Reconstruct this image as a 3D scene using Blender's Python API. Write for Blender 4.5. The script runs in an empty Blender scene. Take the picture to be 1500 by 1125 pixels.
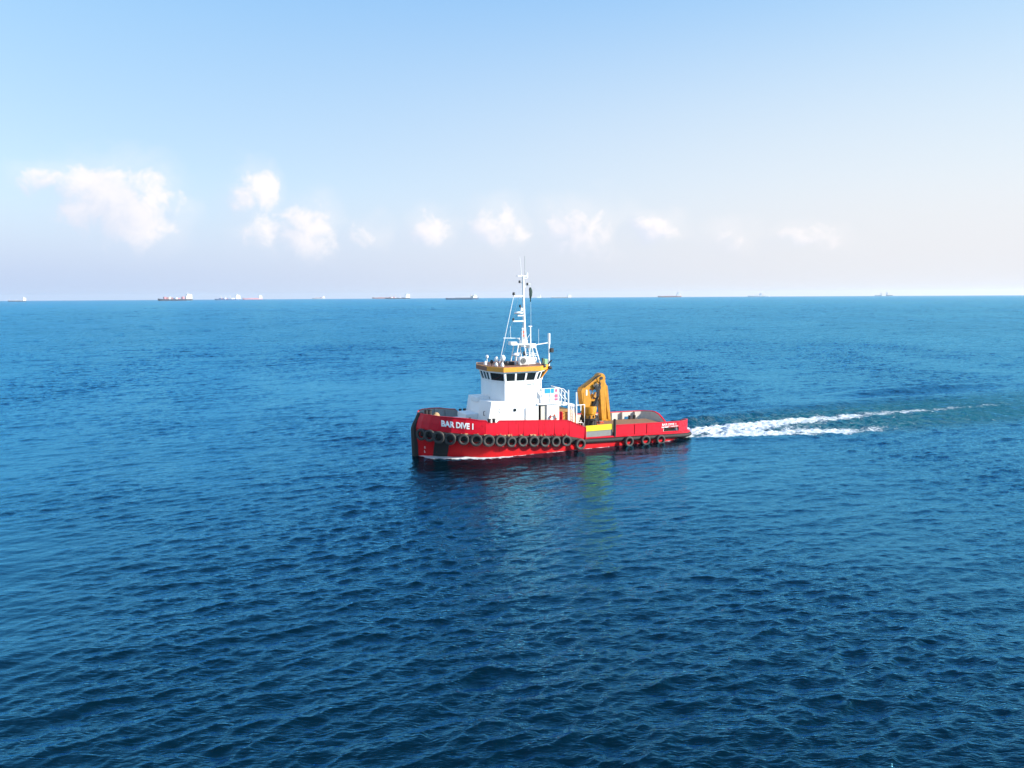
import bpy, math, random
import numpy as np
from mathutils import Vector, Matrix
from mathutils.bvhtree import BVHTree
random.seed(7); RNG = np.random.default_rng(11)
S = bpy.context.scene
COL = S.collection
R = math.radians

# ---------------------------------------------------------------- camera
CAM_H = 14.28
HFOV = R(66.5)
PITCH = R(6.408)      # looking slightly down
ROLL = R(0.317)
cam = bpy.data.cameras.new('camera'); cam_o = bpy.data.objects.new('camera', cam); COL.objects.link(cam_o)
cam.sensor_fit = 'HORIZONTAL'; cam.angle = HFOV
cam.clip_start = 0.5; cam.clip_end = 200000
cam_o.matrix_world = Matrix.Translation((0, 0, CAM_H)) @ Matrix.Rotation(R(90) - PITCH, 4, 'X') @ Matrix.Rotation(-ROLL, 4, 'Z')
S.camera = cam_o

# ---------------------------------------------------------------- sun, sky, exposure
SUN_EL = R(23); SUN_BACK = R(10)      # sun to the right and a little behind the camera
sdir = Vector((math.cos(SUN_BACK) * math.cos(SUN_EL), -math.sin(SUN_BACK) * math.cos(SUN_EL), math.sin(SUN_EL)))
sun = bpy.data.lights.new('sun', 'SUN'); sun.energy = 5.0; sun.angle = R(0.53); sun.color = (1.0, 0.93, 0.82)
sun_o = bpy.data.objects.new('sun', sun); COL.objects.link(sun_o)
sun_o.rotation_euler = sdir.to_track_quat('Z', 'Y').to_euler()
S.view_settings.view_transform = 'Standard'; S.view_settings.look = 'None'
S.view_settings.exposure = 1.0; S.view_settings.gamma = 1.0; S.view_settings.use_curve_mapping = False
S.cycles.use_denoising = True
S.cycles.max_bounces = 6; S.cycles.volume_bounces = 1; S.cycles.transparent_max_bounces = 8

class NT:
    """small helper round a node tree"""
    def __init__(s, tree): s.t = tree
    def n(s, typ, **kw):
        nd = s.t.nodes.new(typ)
        for k, v in kw.items(): setattr(nd, k, v)
        return nd
    def link(s, a, b): s.t.links.new(a, b)
    def put(s, sock, v):
        if isinstance(v, bpy.types.NodeSocket): s.link(v, sock)
        elif v is not None:
            if hasattr(sock.default_value, '__len__') and not hasattr(v, '__len__'): v = (v,) * len(sock.default_value)
            sock.default_value = v
    def math(s, op, a, b=None, c=None, clamp=False):
        nd = s.n('ShaderNodeMath', operation=op, use_clamp=clamp)
        for i, v in enumerate((a, b, c)):
            if v is not None: s.put(nd.inputs[i], v)
        return nd.outputs[0]
    def vmath(s, op, a, b=None):
        nd = s.n('ShaderNodeVectorMath', operation=op)
        s.put(nd.inputs[0], a)
        if b is not None: s.put(nd.inputs[1], b)
        return nd.outputs[1] if op in ('LENGTH', 'DOT_PRODUCT', 'DISTANCE') else nd.outputs[0]
    def smooth(s, v, lo, hi, a=0.0, b=1.0):
        nd = s.n('ShaderNodeMapRange', interpolation_type='SMOOTHSTEP')
        for i, x in enumerate((v, lo, hi, a, b)): s.put(nd.inputs[i], x)
        return nd.outputs[0]
    def noise(s, vec, scale, detail=3, rough=0.5, dist=0.0):
        nd = s.n('ShaderNodeTexNoise')
        if vec is not None: s.put(nd.inputs['Vector'], vec)
        nd.inputs['Scale'].default_value = scale; nd.inputs['Detail'].default_value = detail
        nd.inputs['Roughness'].default_value = rough; nd.inputs['Distortion'].default_value = dist
        return nd.outputs['Fac']
    def mix(s, f, a, b, blend='MIX'):
        nd = s.n('ShaderNodeMix', data_type='RGBA', blend_type=blend)
        s.put(nd.inputs[0], f)
        s.put(nd.inputs[6], (*a, 1) if isinstance(a, tuple) and len(a) == 3 else a)
        s.put(nd.inputs[7], (*b, 1) if isinstance(b, tuple) and len(b) == 3 else b)
        return nd.outputs[2]

world = bpy.data.worlds.new('World'); S.world = world; world.use_nodes = True
wt = world.node_tree; wt.nodes.clear(); W = NT(wt)
SKY_STRENGTH = 0.05
sky = W.n('ShaderNodeTexSky', sky_type='NISHITA'); sky.sun_disc = False
sky.sun_elevation = SUN_EL
sky.sun_rotation = -math.atan2(sdir.x, sdir.y)
sky.altitude = 0; sky.air_density = 0.5; sky.dust_density = 0.1; sky.ozone_density = 4.0
tc = W.n('ShaderNodeTexCoord')
D = tc.outputs['Generated']
sep = W.n('ShaderNodeSeparateXYZ'); W.link(D, sep.inputs[0])
az = W.math('ARCTAN2', sep.outputs[0], sep.outputs[1])
el = W.math('ARCSINE', sep.outputs[2])
# cumulus standing along the horizon: (azimuth, elevation, half width, half height, weight) in degrees
CLOUDS = [(-26.1, 5.6, 3.2, 2.6, 1.05), (-28.6, 7.0, 2.6, 1.1, 0.85), (-17.8, 7.0, 1.6, 1.3, .75), (-17.4, 4.4, 1.6, 1.5, .7), (-14.2, 4.3, 1.9, 2.0, .85),
          (-10.3, 4.4, 1.3, 1.0, .6), (-5.7, 4.6, 1.8, 1.1, .8), (-1.2, 4.9, 1.9, 1.5, .85), (4.8, 4.4, 2.6, 1.9, .85), (10.1, 4.8, 1.8, .8, .9), (15.6, 3.8, 1.8, 1.0, .6), (20.5, 3.6, 1.9, .8, .6),
          (-22.5, 6.3, .7, .6, .6)]
# the same bank of cumulus goes on round the whole horizon, in sectors of 72 degrees
azf = W.math('SUBTRACT', W.math('WRAP', W.math('ADD', az, R(36)), R(72), 0.0), R(36))
warp = W.n('ShaderNodeTexNoise'); W.link(D, warp.inputs['Vector']); warp.inputs['Scale'].default_value = 22; warp.inputs['Detail'].default_value = 4
wsep = W.n('ShaderNodeSeparateColor'); W.link(warp.outputs['Color'], wsep.inputs[0])
wv = W.n('ShaderNodeCombineXYZ')
W.link(W.math('ADD', azf, W.math('MULTIPLY', W.math('SUBTRACT', wsep.outputs[0], .5), R(3.2))), wv.inputs[0])
W.link(W.math('ADD', el, W.math('MULTIPLY', W.math('SUBTRACT', wsep.outputs[1], .5), R(2.6))), wv.inputs[1])
def cloud_field(v):
    f = None
    for a, e, w, h, k in CLOUDS:
        nd = W.n('ShaderNodeVectorMath', operation='MULTIPLY_ADD'); W.link(v, nd.inputs[0])
        nd.inputs[1].default_value = (1 / R(w), 1 / R(h), 0); nd.inputs[2].default_value = (-a / w, -e / h, 0)
        b = W.math('MULTIPLY_ADD', W.vmath('DOT_PRODUCT', nd.outputs[0], nd.outputs[0]), -.55 * k, k)
        f = b if f is None else W.math('MAXIMUM', f, b)
    return f
F1 = cloud_field(wv.outputs[0])
F2 = cloud_field(W.vmath('ADD', wv.outputs[0], (R(.8), R(.55), 0)))     # the same a little towards the sun
N1 = W.noise(D, 34, 8, .62, .4)
N2 = W.noise(D, 13, 5, .6, .6)
body = W.smooth(W.math('MULTIPLY_ADD', W.math('SUBTRACT', N1, .5), 1.8, F1), 0.18, .88)
veil = W.smooth(W.math('MULTIPLY_ADD', W.math('SUBTRACT', N2, .5), 3.0, F1), -.9, 1.3)
dens = W.math('MAXIMUM', body, W.math('MULTIPLY', veil, .30))
lit = W.smooth(W.math('MULTIPLY_ADD', W.math('SUBTRACT', N1, .5), .9, W.math('SUBTRACT', F1, F2)), -.45, .45)
band = W.smooth(el, R(1.2), R(4.6))
ca = W.math('MULTIPLY', W.math('MULTIPLY', dens, band), .92, clamp=True)
ccol = W.mix(lit, (7.3, 8.0, 9.6), (10.9, 10.3, 10.3))
# tone of a bright hazy morning: each channel of the physical sky eased, then the milky band above the horizon
ssep = W.n('ShaderNodeSeparateColor'); W.link(sky.outputs[0], ssep.inputs[0])
scmb = W.n('ShaderNodeCombineColor')
for i, (kk, gg) in enumerate(((4.5, .95), (5.35, .55), (8.2, .18))):
    W.link(W.math('MULTIPLY', W.math('POWER', ssep.outputs[i], gg), kk), scmb.inputs[i])
toward = W.smooth(W.vmath('DOT_PRODUCT', D, tuple(sdir)), -.85, .35)
hcol = W.mix(toward, (5.0, 6.4, 9.0), (8.3, 8.35, 8.75))
hband = W.smooth(el, R(8.5), R(.5), 0.0, .96)
pale = W.mix(W.smooth(el, R(25), R(3), .08, W.math('MULTIPLY_ADD', toward, .55, .28)), scmb.outputs[0], W.mix(toward, (6.5, 7.2, 9.5), (8.5, 8.5, 9.0)))
clear = W.mix(hband, pale, hcol)
skyc = W.mix(ca, clear, ccol)
bg = W.n('ShaderNodeBackground'); bg.inputs[1].default_value = SKY_STRENGTH
W.link(skyc, bg.inputs[0])
world.cycles.sampling_method = 'MANUAL'; world.cycles.sample_map_resolution = 512
wo = W.n('ShaderNodeOutputWorld'); W.link(bg.outputs[0], wo.inputs[0])

# ---------------------------------------------------------------- materials
MATS = {}
def mat(name, col, rough=.5, metal=0.0, var=.12, vscale=3.0, grime=None, coat=0.0, bump=0.0, streak=0.0):
    """painted / bare surface: colour with slow variation, optional rust or dirt patches and vertical streaks"""
    m = bpy.data.materials.new(name); m.use_nodes = True; m.node_tree.nodes.clear(); T = NT(m.node_tree)
    p = T.n('ShaderNodeBsdfPrincipled'); o = T.n('ShaderNodeOutputMaterial'); T.link(p.outputs[0], o.inputs[0])
    co = T.n('ShaderNodeTexCoord').outputs['Object']
    n1 = T.noise(co, vscale, 5, .6)
    c = T.mix(n1, tuple(x * (1 - var) for x in col), tuple(min(1, x * (1 + var)) for x in col))
    if streak:
        mp = T.n('ShaderNodeMapping'); T.link(co, mp.inputs[0]); mp.inputs['Scale'].default_value = (7, 7, .55)
        st = T.smooth(T.noise(mp.outputs[0], 1.0, 4, .6), .56, .78)
        c = T.mix(T.math('MULTIPLY', st, streak), c, grime or (.16, .07, .03))
    if grime:
        g = T.smooth(T.noise(co, vscale * 2.3, 6, .65), .60, .74)
        c = T.mix(T.math('MULTIPLY', g, .18 if name == 'white_paint' else .75), c, grime)
    T.link(c, p.inputs['Base Color'])
    T.put(p.inputs['Roughness'], T.math('MULTIPLY_ADD', n1, .25, max(.02, rough - .12)))
    p.inputs['Metallic'].default_value = metal
    if name.startswith('red'): p.inputs['Specular IOR Level'].default_value = .22
    if coat: p.inputs['Coat Weight'].default_value = coat; p.inputs['Coat Roughness'].default_value = .15
    if bump:
        b = T.n('ShaderNodeBump'); b.inputs['Strength'].default_value = bump; b.inputs['Distance'].default_value = .05
        T.link(T.noise(co, 14, 4), b.inputs['Height']); T.link(b.outputs[0], p.inputs['Normal'])
    MATS[name] = m; return m
RED = mat('red_hull_paint', (.58, .006, .022), .42, var=.25, vscale=.7, grime=(.30, .006, .012), streak=.65, bump=.3)
RED_DK = mat('red_boot_paint', (.55, .006, .010), .5, var=.25, vscale=1.0, streak=.6, grime=(.07, .012, .012), bump=.3)
WHITE = mat('white_paint', (.80, .80, .79), .42, var=.04, vscale=1.5, streak=.16, grime=(.50, .36, .24))
WHITE2 = mat('mast_white_paint', (.80, .80, .78), .45, var=.05, vscale=3)
GREYP = mat('grey_bulwark_paint', (.36, .39, .38), .6, var=.15, grime=(.25, .13, .07))
CREAM = mat('cream_bulwark_paint', (.55, .52, .47), .6, var=.15, grime=(.3, .16, .08))
BLACK = mat('black_rubber', (.014, .013, .013), .75, var=.4, bump=.3)
TYRE = mat('tyre_rubber', (.035, .032, .030), .7, var=.45, vscale=5, bump=.25, grime=(.075, .065, .055))
DARK = mat('dark_steel', (.02, .02, .022), .5, var=.3)
ORANGE = mat('orange_roof_paint', (.75, .30, .02), .45, var=.2, grime=(.32, .07, .02))
ROOFTOP = mat('roof_top_paint', (.22, .10, .06), .7, var=.3)
YELLOW = mat('yellow_panel_paint', (.68, .54, .01), .45, var=.08, grime=None)
CRANE = mat('crane_yellow_paint', (.52, .225, .007), .42, var=.40, vscale=2.5, grime=(.16, .06, .012), streak=.55)
OCHRE = mat('ochre_winch_paint', (.42, .20, .03), .6, var=.3, grime=(.12, .06, .02))
GREYPL = mat('grey_panel_paint', (.20, .20, .19), .6, var=.2, grime=(.12, .09, .06))
WOOD = mat('deck_wood', (.23, .115, .055), .8, var=.35, vscale=1.6, grime=(.10, .06, .04))
ROPE = mat('hemp_rope', (.42, .27, .14), .9, var=.3)
BUOY = mat('orange_buoy', (.75, .08, .03), .5, var=.1)
BLUE = mat('blue_board', (.02, .30, .75), .4, var=.15)
PINK = mat('pink_notice', (.70, .12, .22), .5, var=.2)
FLAG = mat('dark_green_cloth', (.01, .035, .03), .8, var=.4)
LETTER = mat('white_lettering', (.82, .82, .80), .5, var=.04)
GREEN = mat('green_box_paint', (.25, .42, .22), .6)
CURTAIN = mat('interior_lining', (.55, .52, .45), .8)
STEEL = mat('galvanised_steel', (.45, .46, .46), .4, metal=.6, var=.15)
BLUEP = mat('blue_drum_paint', (.03, .10, .30), .45, var=.2)
def glass_mat():
    m = bpy.data.materials.new('window_glass'); m.use_nodes = True
    p = m.node_tree.nodes['Principled BSDF']
    p.inputs['Base Color'].default_value = (.012, .018, .02, 1); p.inputs['Roughness'].default_value = .04; p.inputs['IOR'].default_value = 1.5
    return m
GLASS = glass_mat()

# ---------------------------------------------------------------- mesh helpers
class MB:
    def __init__(s): s.v = []; s.f = []; s.m = []
    def add(s, vs, fs, mi=0):
        b = len(s.v); s.v += [tuple(map(float, p)) for p in vs]
        for q in fs: s.f.append(tuple(b + i for i in q)); s.m.append(mi)
        return s
    def box(s, x0, x1, y0, y1, z0, z1, mi=0, bv=0.0):
        if bv <= 0:
            vs = [(x, y, z) for x in (x0, x1) for y in (y0, y1) for z in (z0, z1)]
            return s.add(vs, [(0, 1, 3, 2), (4, 6, 7, 5), (0, 4, 5, 1), (2, 3, 7, 6), (0, 2, 6, 4), (1, 5, 7, 3)], mi)
        c = bv
        poly = [(x0 + c, y0), (x1 - c, y0), (x1, y0 + c), (x1, y1 - c), (x1 - c, y1), (x0 + c, y1), (x0, y1 - c), (x0, y0 + c)]
        ins = [(x0 + c, y0 + c), (x1 - c, y0 + c), (x1 - c, y0 + c), (x1 - c, y1 - c), (x1 - c, y1 - c), (x0 + c, y1 - c), (x0 + c, y1 - c), (x0 + c, y0 + c)]
        rings = [[(x, y, z0) for x, y in ins], [(x, y, z0 + c) for x, y in poly], [(x, y, z1 - c) for x, y in poly], [(x, y, z1) for x, y in ins]]
        return s.loft(rings, True, True, mi)
    def prism_y(s, poly, y0, y1, mi=0):      # polygon in x,z pushed along y
        n = len(poly)
        vs = [(x, y0, z) for x, z in poly] + [(x, y1, z) for x, z in poly]
        return s.add(vs, [tuple(range(n)), tuple(range(2 * n - 1, n - 1, -1))] + [(i, i + n, (i + 1) % n + n, (i + 1) % n) for i in range(n)], mi)
    def prism_z(s, poly, z0, z1, mi=0, poly2=None):
        n = len(poly); p2 = poly2 or poly
        vs = [(x, y, z0) for x, y in poly] + [(x, y, z1) for x, y in p2]
        return s.add(vs, [tuple(range(n - 1, -1, -1)), tuple(range(n, 2 * n))] + [(i, (i + 1) % n, (i + 1) % n + n, i + n) for i in range(n)], mi)
    def loft(s, rings, closed=True, caps=False, mi=0):
        n = len(rings[0]); vs = [p for r in rings for p in r]; fs = []
        for i in range(len(rings) - 1):
            for j in range(n if closed else n - 1):
                k = (j + 1) % n
                fs.append((i * n + j, i * n + k, (i + 1) * n + k, (i + 1) * n + j))
        if caps: fs += [tuple(range(n - 1, -1, -1)), tuple((len(rings) - 1) * n + j for j in range(n))]
        return s.add(vs, fs, mi)
    def tube(s, pts, r, n=8, mi=0, r2=None):
        pts = [Vector(p) for p in pts]; rings = []; ref = Vector((0, 0, 1)) if abs((pts[-1] - pts[0]).normalized().z) < .9 else Vector((1, 0, 0))
        for i, p in enumerate(pts):
            t = (pts[min(i + 1, len(pts) - 1)] - pts[max(i - 1, 0)]).normalized()
            a = t.cross(ref).normalized(); b = t.cross(a)
            rr = r if r2 is None else r + (r2 - r) * i / (len(pts) - 1)
            rings.append([p + a * rr * math.cos(2 * math.pi * k / n) + b * rr * math.sin(2 * math.pi * k / n) for k in range(n)])
        return s.loft(rings, True, True, mi)
    def lathe(s, prof, c=(0, 0, 0), axis='z', n=20, mi=0, close=False):   # prof: (radius, height)
        rings = []
        for r, h in prof:
            ring = []
            for k in range(n):
                a = 2 * math.pi * k / n; x, y = r * math.cos(a), r * math.sin(a)
                ring.append({'z': (c[0] + x, c[1] + y, c[2] + h), 'y': (c[0] + x, c[1] + h, c[2] + y), 'x': (c[0] + h, c[1] + x, c[2] + y)}[axis])
            rings.append(ring)
        if close: rings.append(rings[0])
        return s.loft(rings, True, not close, mi)
    def ball(s, c, r, n=12, mi=0, sz=1.0):
        return s.lathe([(r * math.sin(math.pi * i / 8) + 1e-4, -r * sz * math.cos(math.pi * i / 8)) for i in range(9)], c, 'z', n, mi)
    def beam(s, a, b, w, h, mi=0, w2=None, h2=None):   # box beam in the x,z plane from a to b, width w along y, depth h
        a, b = Vector(a), Vector(b); t = (b - a).normalized(); y = Vector((0, 1, 0)); nrm = t.cross(y).normalized(); y = nrm.cross(t).normalized()
        w2 = w2 or w; h2 = h2 or h; rings = []
        for p, ww, hh in ((a, w, h), (b, w2, h2)):
            c = .12
            q = [(-.5 + c, -.5), (.5 - c, -.5), (.5, -.5 + c), (.5, .5 - c), (.5 - c, .5), (-.5 + c, .5), (-.5, .5 - c), (-.5, -.5 + c)]
            rings.append([p + y * ww * u + nrm * hh * v for u, v in q])
        return s.loft(rings, True, True, mi)
    def build(s, name, mats, parent=None, smooth=None, fix=True):
        me = bpy.data.meshes.new(name); me.from_pydata(s.v, [], s.f)
        for m in (mats if isinstance(mats, (list, tuple)) else [mats]): me.materials.append(m)
        if len(set(s.m)) > 1 or (s.m and s.m[0]): me.polygons.foreach_set('material_index', s.m)
        if fix:
            import bmesh
            bm = bmesh.new(); bm.from_mesh(me); bmesh.ops.recalc_face_normals(bm, faces=bm.faces); bm.to_mesh(me); bm.free()
        if smooth is not None:
            me.polygons.foreach_set('use_smooth', [True] * len(me.polygons))
            me.set_sharp_from_angle(angle=R(smooth))
        me.update()
        o = bpy.data.objects.new(name, me); COL.objects.link(o)
        if parent is not None: o.parent = parent
        return o
def tag(o, label=None, cat=None, group=None, kind=None):
    if label: o['label'] = label
    if cat: o['category'] = cat
    if group: o['group'] = group
    if kind: o['kind'] = kind
    return o
def empty(name, loc, rz=0.0):
    o = bpy.data.objects.new(name, None); COL.objects.link(o); o.location = loc; o.rotation_euler = (0, 0, rz); o.empty_display_size = .3
    return o

# ---------------------------------------------------------------- the sea
YAW = R(24); ORG = Vector((3.63, 75.19, 0.0))
TUG_M = Matrix.Translation(ORG) @ Matrix.Rotation(YAW, 4, 'Z')
def TW(x, y, z): return TUG_M @ Vector((x, y, z))
EARTH = 7.4e6
# outline levels of the hull, port half: (x, half breadth)
WL = [(-13.65, .14), (-13.0, .65), (-12.3, 1.2), (-11.5, 1.75), (-10.2, 2.6), (-9.2, 3.15), (-8.2, 3.55), (-7.0, 3.85)]
KN = [(-13.68, .16), (-13.38, 1.0), (-12.9, 1.75), (-12.25, 2.45), (-11.25, 3.1), (-10.1, 3.55), (-8.8, 3.87), (-7.2, 4.0)]
TP = [(-13.20, .20), (-13.02, 1.0), (-12.6, 1.85), (-12.0, 2.6), (-11.05, 3.25), (-10.0, 3.7), (-8.8, 3.96), (-7.2, 4.05)]

def ocean_tile(n, size, wind, wdir, seed, spread=2, lo=.25, hi=40.):
    g = 9.81; rng = np.random.default_rng(seed)
    k1 = np.fft.fftfreq(n, size / n) * 2 * math.pi
    kx, ky = np.meshgrid(k1, k1, indexing='ij'); k = np.hypot(kx, ky); k[0, 0] = 1
    Lp = wind * wind / g
    cosf = (kx * wdir[0] + ky * wdir[1]) / k
    P = np.exp(-1 / (k * Lp) ** 2) / k ** 4 * (0.07 + np.abs(cosf) ** spread)
    lam = 2 * math.pi / k
    P *= np.exp(-(lo / lam) ** 2) * (lam < hi)
    P[0, 0] = 0
    h = np.sqrt(P) * (rng.normal(size=(n, n)) + 1j * rng.normal(size=(n, n)))
    Z = np.fft.ifft2(h); DX = np.fft.ifft2(1j * kx / k * h); DY = np.fft.ifft2(1j * ky / k * h)
    s = Z.real.std()
    return Z.real / s, DX.real / s, DY.real / s
def samp(tile, size, x, y, ang):
    n = tile.shape[0]; c, s = math.cos(ang), math.sin(ang)
    u = ((x * c + y * s) / size * n) % n; v = ((-x * s + y * c) / size * n) % n
    i = np.floor(u).astype(int); j = np.floor(v).astype(int); fu = u - i; fv = v - j
    i %= n; j %= n; i2 = (i + 1) % n; j2 = (j + 1) % n
    return tile[i, j] * (1 - fu) * (1 - fv) + tile[i2, j] * fu * (1 - fv) + tile[i, j2] * (1 - fu) * fv + tile[i2, j2] * fu * fv
WDIR = (-.42, .91)
AMP_A, AMP_B, AMP_C = .019, .021, .036
def sstep(a, b, x):
    t = np.clip((x - a) / (b - a), 0, 1); return t * t * (3 - 2 * t)

def make_sea():
    NC = 760; half = R(46)
    th = np.linspace(-half, half, NC)
    r1 = 11 * 1.0032 ** np.arange(0, int(math.log(250 / 11) / math.log(1.0032)))
    r2 = r1[-1] * 1.0078 ** np.arange(1, int(math.log(15800 / r1[-1]) / math.log(1.0078)))
    r = np.concatenate([r1, r2]); NR = len(r)
    RR, TH = np.meshgrid(r, th, indexing='ij')
    x = RR * np.sin(TH); y = RR * np.cos(TH)
    tA = ocean_tile(640, 53.0, 2.5, WDIR, 3, 6, .35)
    tB = ocean_tile(512, 31.0, 1.5, (-.15, 1.0), 5, 4, .2)
    tC = ocean_tile(256, 171.0, 6.0, (-.55, .83), 9, 6, 1.5)
    # gusts: patches of livelier and calmer water
    gust = 1 + .28 * samp(tC[1], 900., x, y, .4) + .2 * samp(tC[0], 313., x, y, 1.1)
    gust = np.clip(gust, .45, 1.6)
    fade = np.clip(1.0 + (RR - 80) / 130., 1, 7.0)
    z = np.zeros_like(x); dx = np.zeros_like(x); dy = np.zeros_like(x)
    for t, size, amp, ang, ch in ((tA, 53., AMP_A, 0, 1.25), (tB, 31., AMP_B, .30, 1.2), (tC, 171., AMP_C, -.1, .6)):
        a = amp * (gust if size < 100 else 1)
        z += a * samp(t[0], size, x, y, ang) * fade
        near = sstep(400, 150, RR)
        hx = a * ch * samp(t[1], size, x, y, ang) * near; hy = a * ch * samp(t[2], size, x, y, ang) * near
        dx += hx * math.cos(ang) - hy * math.sin(ang); dy += hx * math.sin(ang) + hy * math.cos(ang)
    # the tug's own frame
    c, s = math.cos(YAW), math.sin(YAW)
    lx = (x - ORG.x) * c + (y - ORG.y) * s; ly = -(x - ORG.x) * s + (y - ORG.y) * c
    a = np.clip(lx - 13, 0, None)
    yc = -1.0 - .025 * a
    hw = 2.5 + 6.6 * (1 - np.exp(-a / 13)) + .02 * a
    t = (ly - yc) / hw
    along = sstep(11.5, 15, lx) * (1 - sstep(35, 95, lx))
    core = np.exp(-np.clip(np.abs(t), 0, 5) ** 4 * .7)
    churn = samp(tB[0], 14.0, lx, ly, .3) * .05 + samp(tA[0], 30.0, lx, ly, 1.2) * .07
    z = z * (1 - .35 * along * core) + along * core * (churn + .16) * np.exp(-a / 50)
    # rims of the wake and the wave it throws up on its far side
    z += along * .60 * np.exp(-((t - 1.12) / .22) ** 2) * np.exp(-a / 45) + along * .13 * np.exp(-((t + 1.10) / .2) ** 2) * np.exp(-a / 25)
    z -= along * .22 * np.exp(-((t - .80) / .16) ** 2) * np.exp(-a / 45)
    for yy, xx, am, L in ((11.0, 36, .36, 9.), (15.0, 66, .55, 14.)):
        z += am * np.exp(-((lx - xx) / (L * 1.7)) ** 2) * np.cos(np.clip((ly - yy + .03 * (lx - xx) ** 2 / 10) / 1.5, -4.7, 4.7)) * np.exp(-((ly - yy) / 4.5) ** 2)
    # diverging bow waves to port and starboard
    for sg in (-1, 1):
        d = sg * ly - (np.interp(lx, [-13.6, -8, 0, 30], [.2, 4.4, 7.2, 17.6]))
        z += .20 * sstep(-13.8, -12, lx) * np.exp(-np.clip(lx + 13, 0, 99) / 16) * np.exp(-(d / .55) ** 2)
        z += .09 * sstep(-12, -4, lx) * np.exp(-np.clip(lx + 13, 0, 99) / 30) * np.sin(np.clip(d / 1.4, -9.4, 3.14)) * np.exp(-(d / 6.) ** 2)
    # distance outside the hull at the waterline
    hb = np.interp(lx, [p[0] for p in WL] + [-5.5, 11.6, 12.6, 13.2], [p[1] for p in WL] + [4.0, 4.0, 3.8, 3.0])
    hd = np.where((lx > -13.7) & (lx < 13.2), np.abs(ly) - hb, np.hypot(np.maximum(np.maximum(-13.7 - lx, lx - 13.2), 0), np.maximum(np.abs(ly) - hb, 0)))
    k = sstep(6, .5, hd); dx *= 1 - .9 * k; dy *= 1 - .9 * k; z *= 1 - .35 * k
    lee = sstep(26, 3, np.abs(ly + 8) - 4) * sstep(19, 11, np.abs(lx)) * (ly < 0)      # sheltered water on the port side
    dx *= 1 - .4 * lee; dy *= 1 - .4 * lee; z *= 1 - .4 * lee
    z -= RR ** 2 / (2 * EARTH)
    V = np.stack([x + dx, y + dy, z], -1).reshape(-1, 3)
    idx = np.arange(NR * NC).reshape(NR, NC)
    F = np.stack([idx[:-1, :-1], idx[:-1, 1:], idx[1:, 1:], idx[1:, :-1]], -1).reshape(-1, 4)
    # the rest of the disc, out of view, coarser
    ra = np.concatenate([[0.5], r[::14]]); ra[-1] = r[-1]
    ta = np.linspace(half, 2 * math.pi - half, 70)
    RA, TA = np.meshgrid(ra, ta, indexing='ij')
    V2 = np.stack([RA * np.sin(TA), RA * np.cos(TA), -RA ** 2 / (2 * EARTH) - .02], -1).reshape(-1, 3)
    i2 = np.arange(RA.size).reshape(RA.shape) + len(V)
    F2 = np.stack([i2[:-1, :-1], i2[:-1, 1:], i2[1:, 1:], i2[1:, :-1]], -1).reshape(-1, 4)
    tb = np.linspace(-half, half, 12); rb = np.array([.5, r[0]])
    RB, TB = np.meshgrid(rb, tb, indexing='ij')
    V3 = np.stack([RB * np.sin(TB), RB * np.cos(TB), RB * 0 - .02], -1).reshape(-1, 3)
    i3 = np.arange(RB.size).reshape(RB.shape) + len(V) + len(V2)
    F3 = np.stack([i3[:-1, :-1], i3[:-1, 1:], i3[1:, 1:], i3[1:, :-1]], -1).reshape(-1, 4)
    VV = np.concatenate([V, V2, V3]); FF = np.concatenate([F, F2, F3])
    me = bpy.data.meshes.new('sea')
    me.vertices.add(len(VV)); me.vertices.foreach_set('co', VV.astype(np.float32).ravel())
    me.loops.add(FF.size); me.loops.foreach_set('vertex_index', FF.astype(np.int32).ravel())
    me.polygons.add(len(FF)); me.polygons.foreach_set('loop_start', np.arange(0, FF.size, 4, dtype=np.int32))
    me.polygons.foreach_set('use_smooth', np.ones(len(FF), bool))
    me.update(calc_edges=True)
    def attr(name, arr, fill):
        at = me.attributes.new(name, 'FLOAT', 'POINT')
        full = np.full(len(VV), fill, np.float32); full[:len(V)] = arr.reshape(-1); at.data.foreach_set('value', full)
    attr('hull_gap', np.clip(hd, -2, 60), 60.)
    attr('wake_across', np.clip(t, -9, 9), 9.)
    attr('wake_along', np.clip(lx - 13, -50, 200), 200.)
    attr('boat_x', np.clip(lx, -60, 200), 200.)
    attr('gust', gust * (1 - .45 * lee), 1.)
    o = bpy.data.objects.new('sea', me); COL.objects.link(o)
    return o

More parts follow.
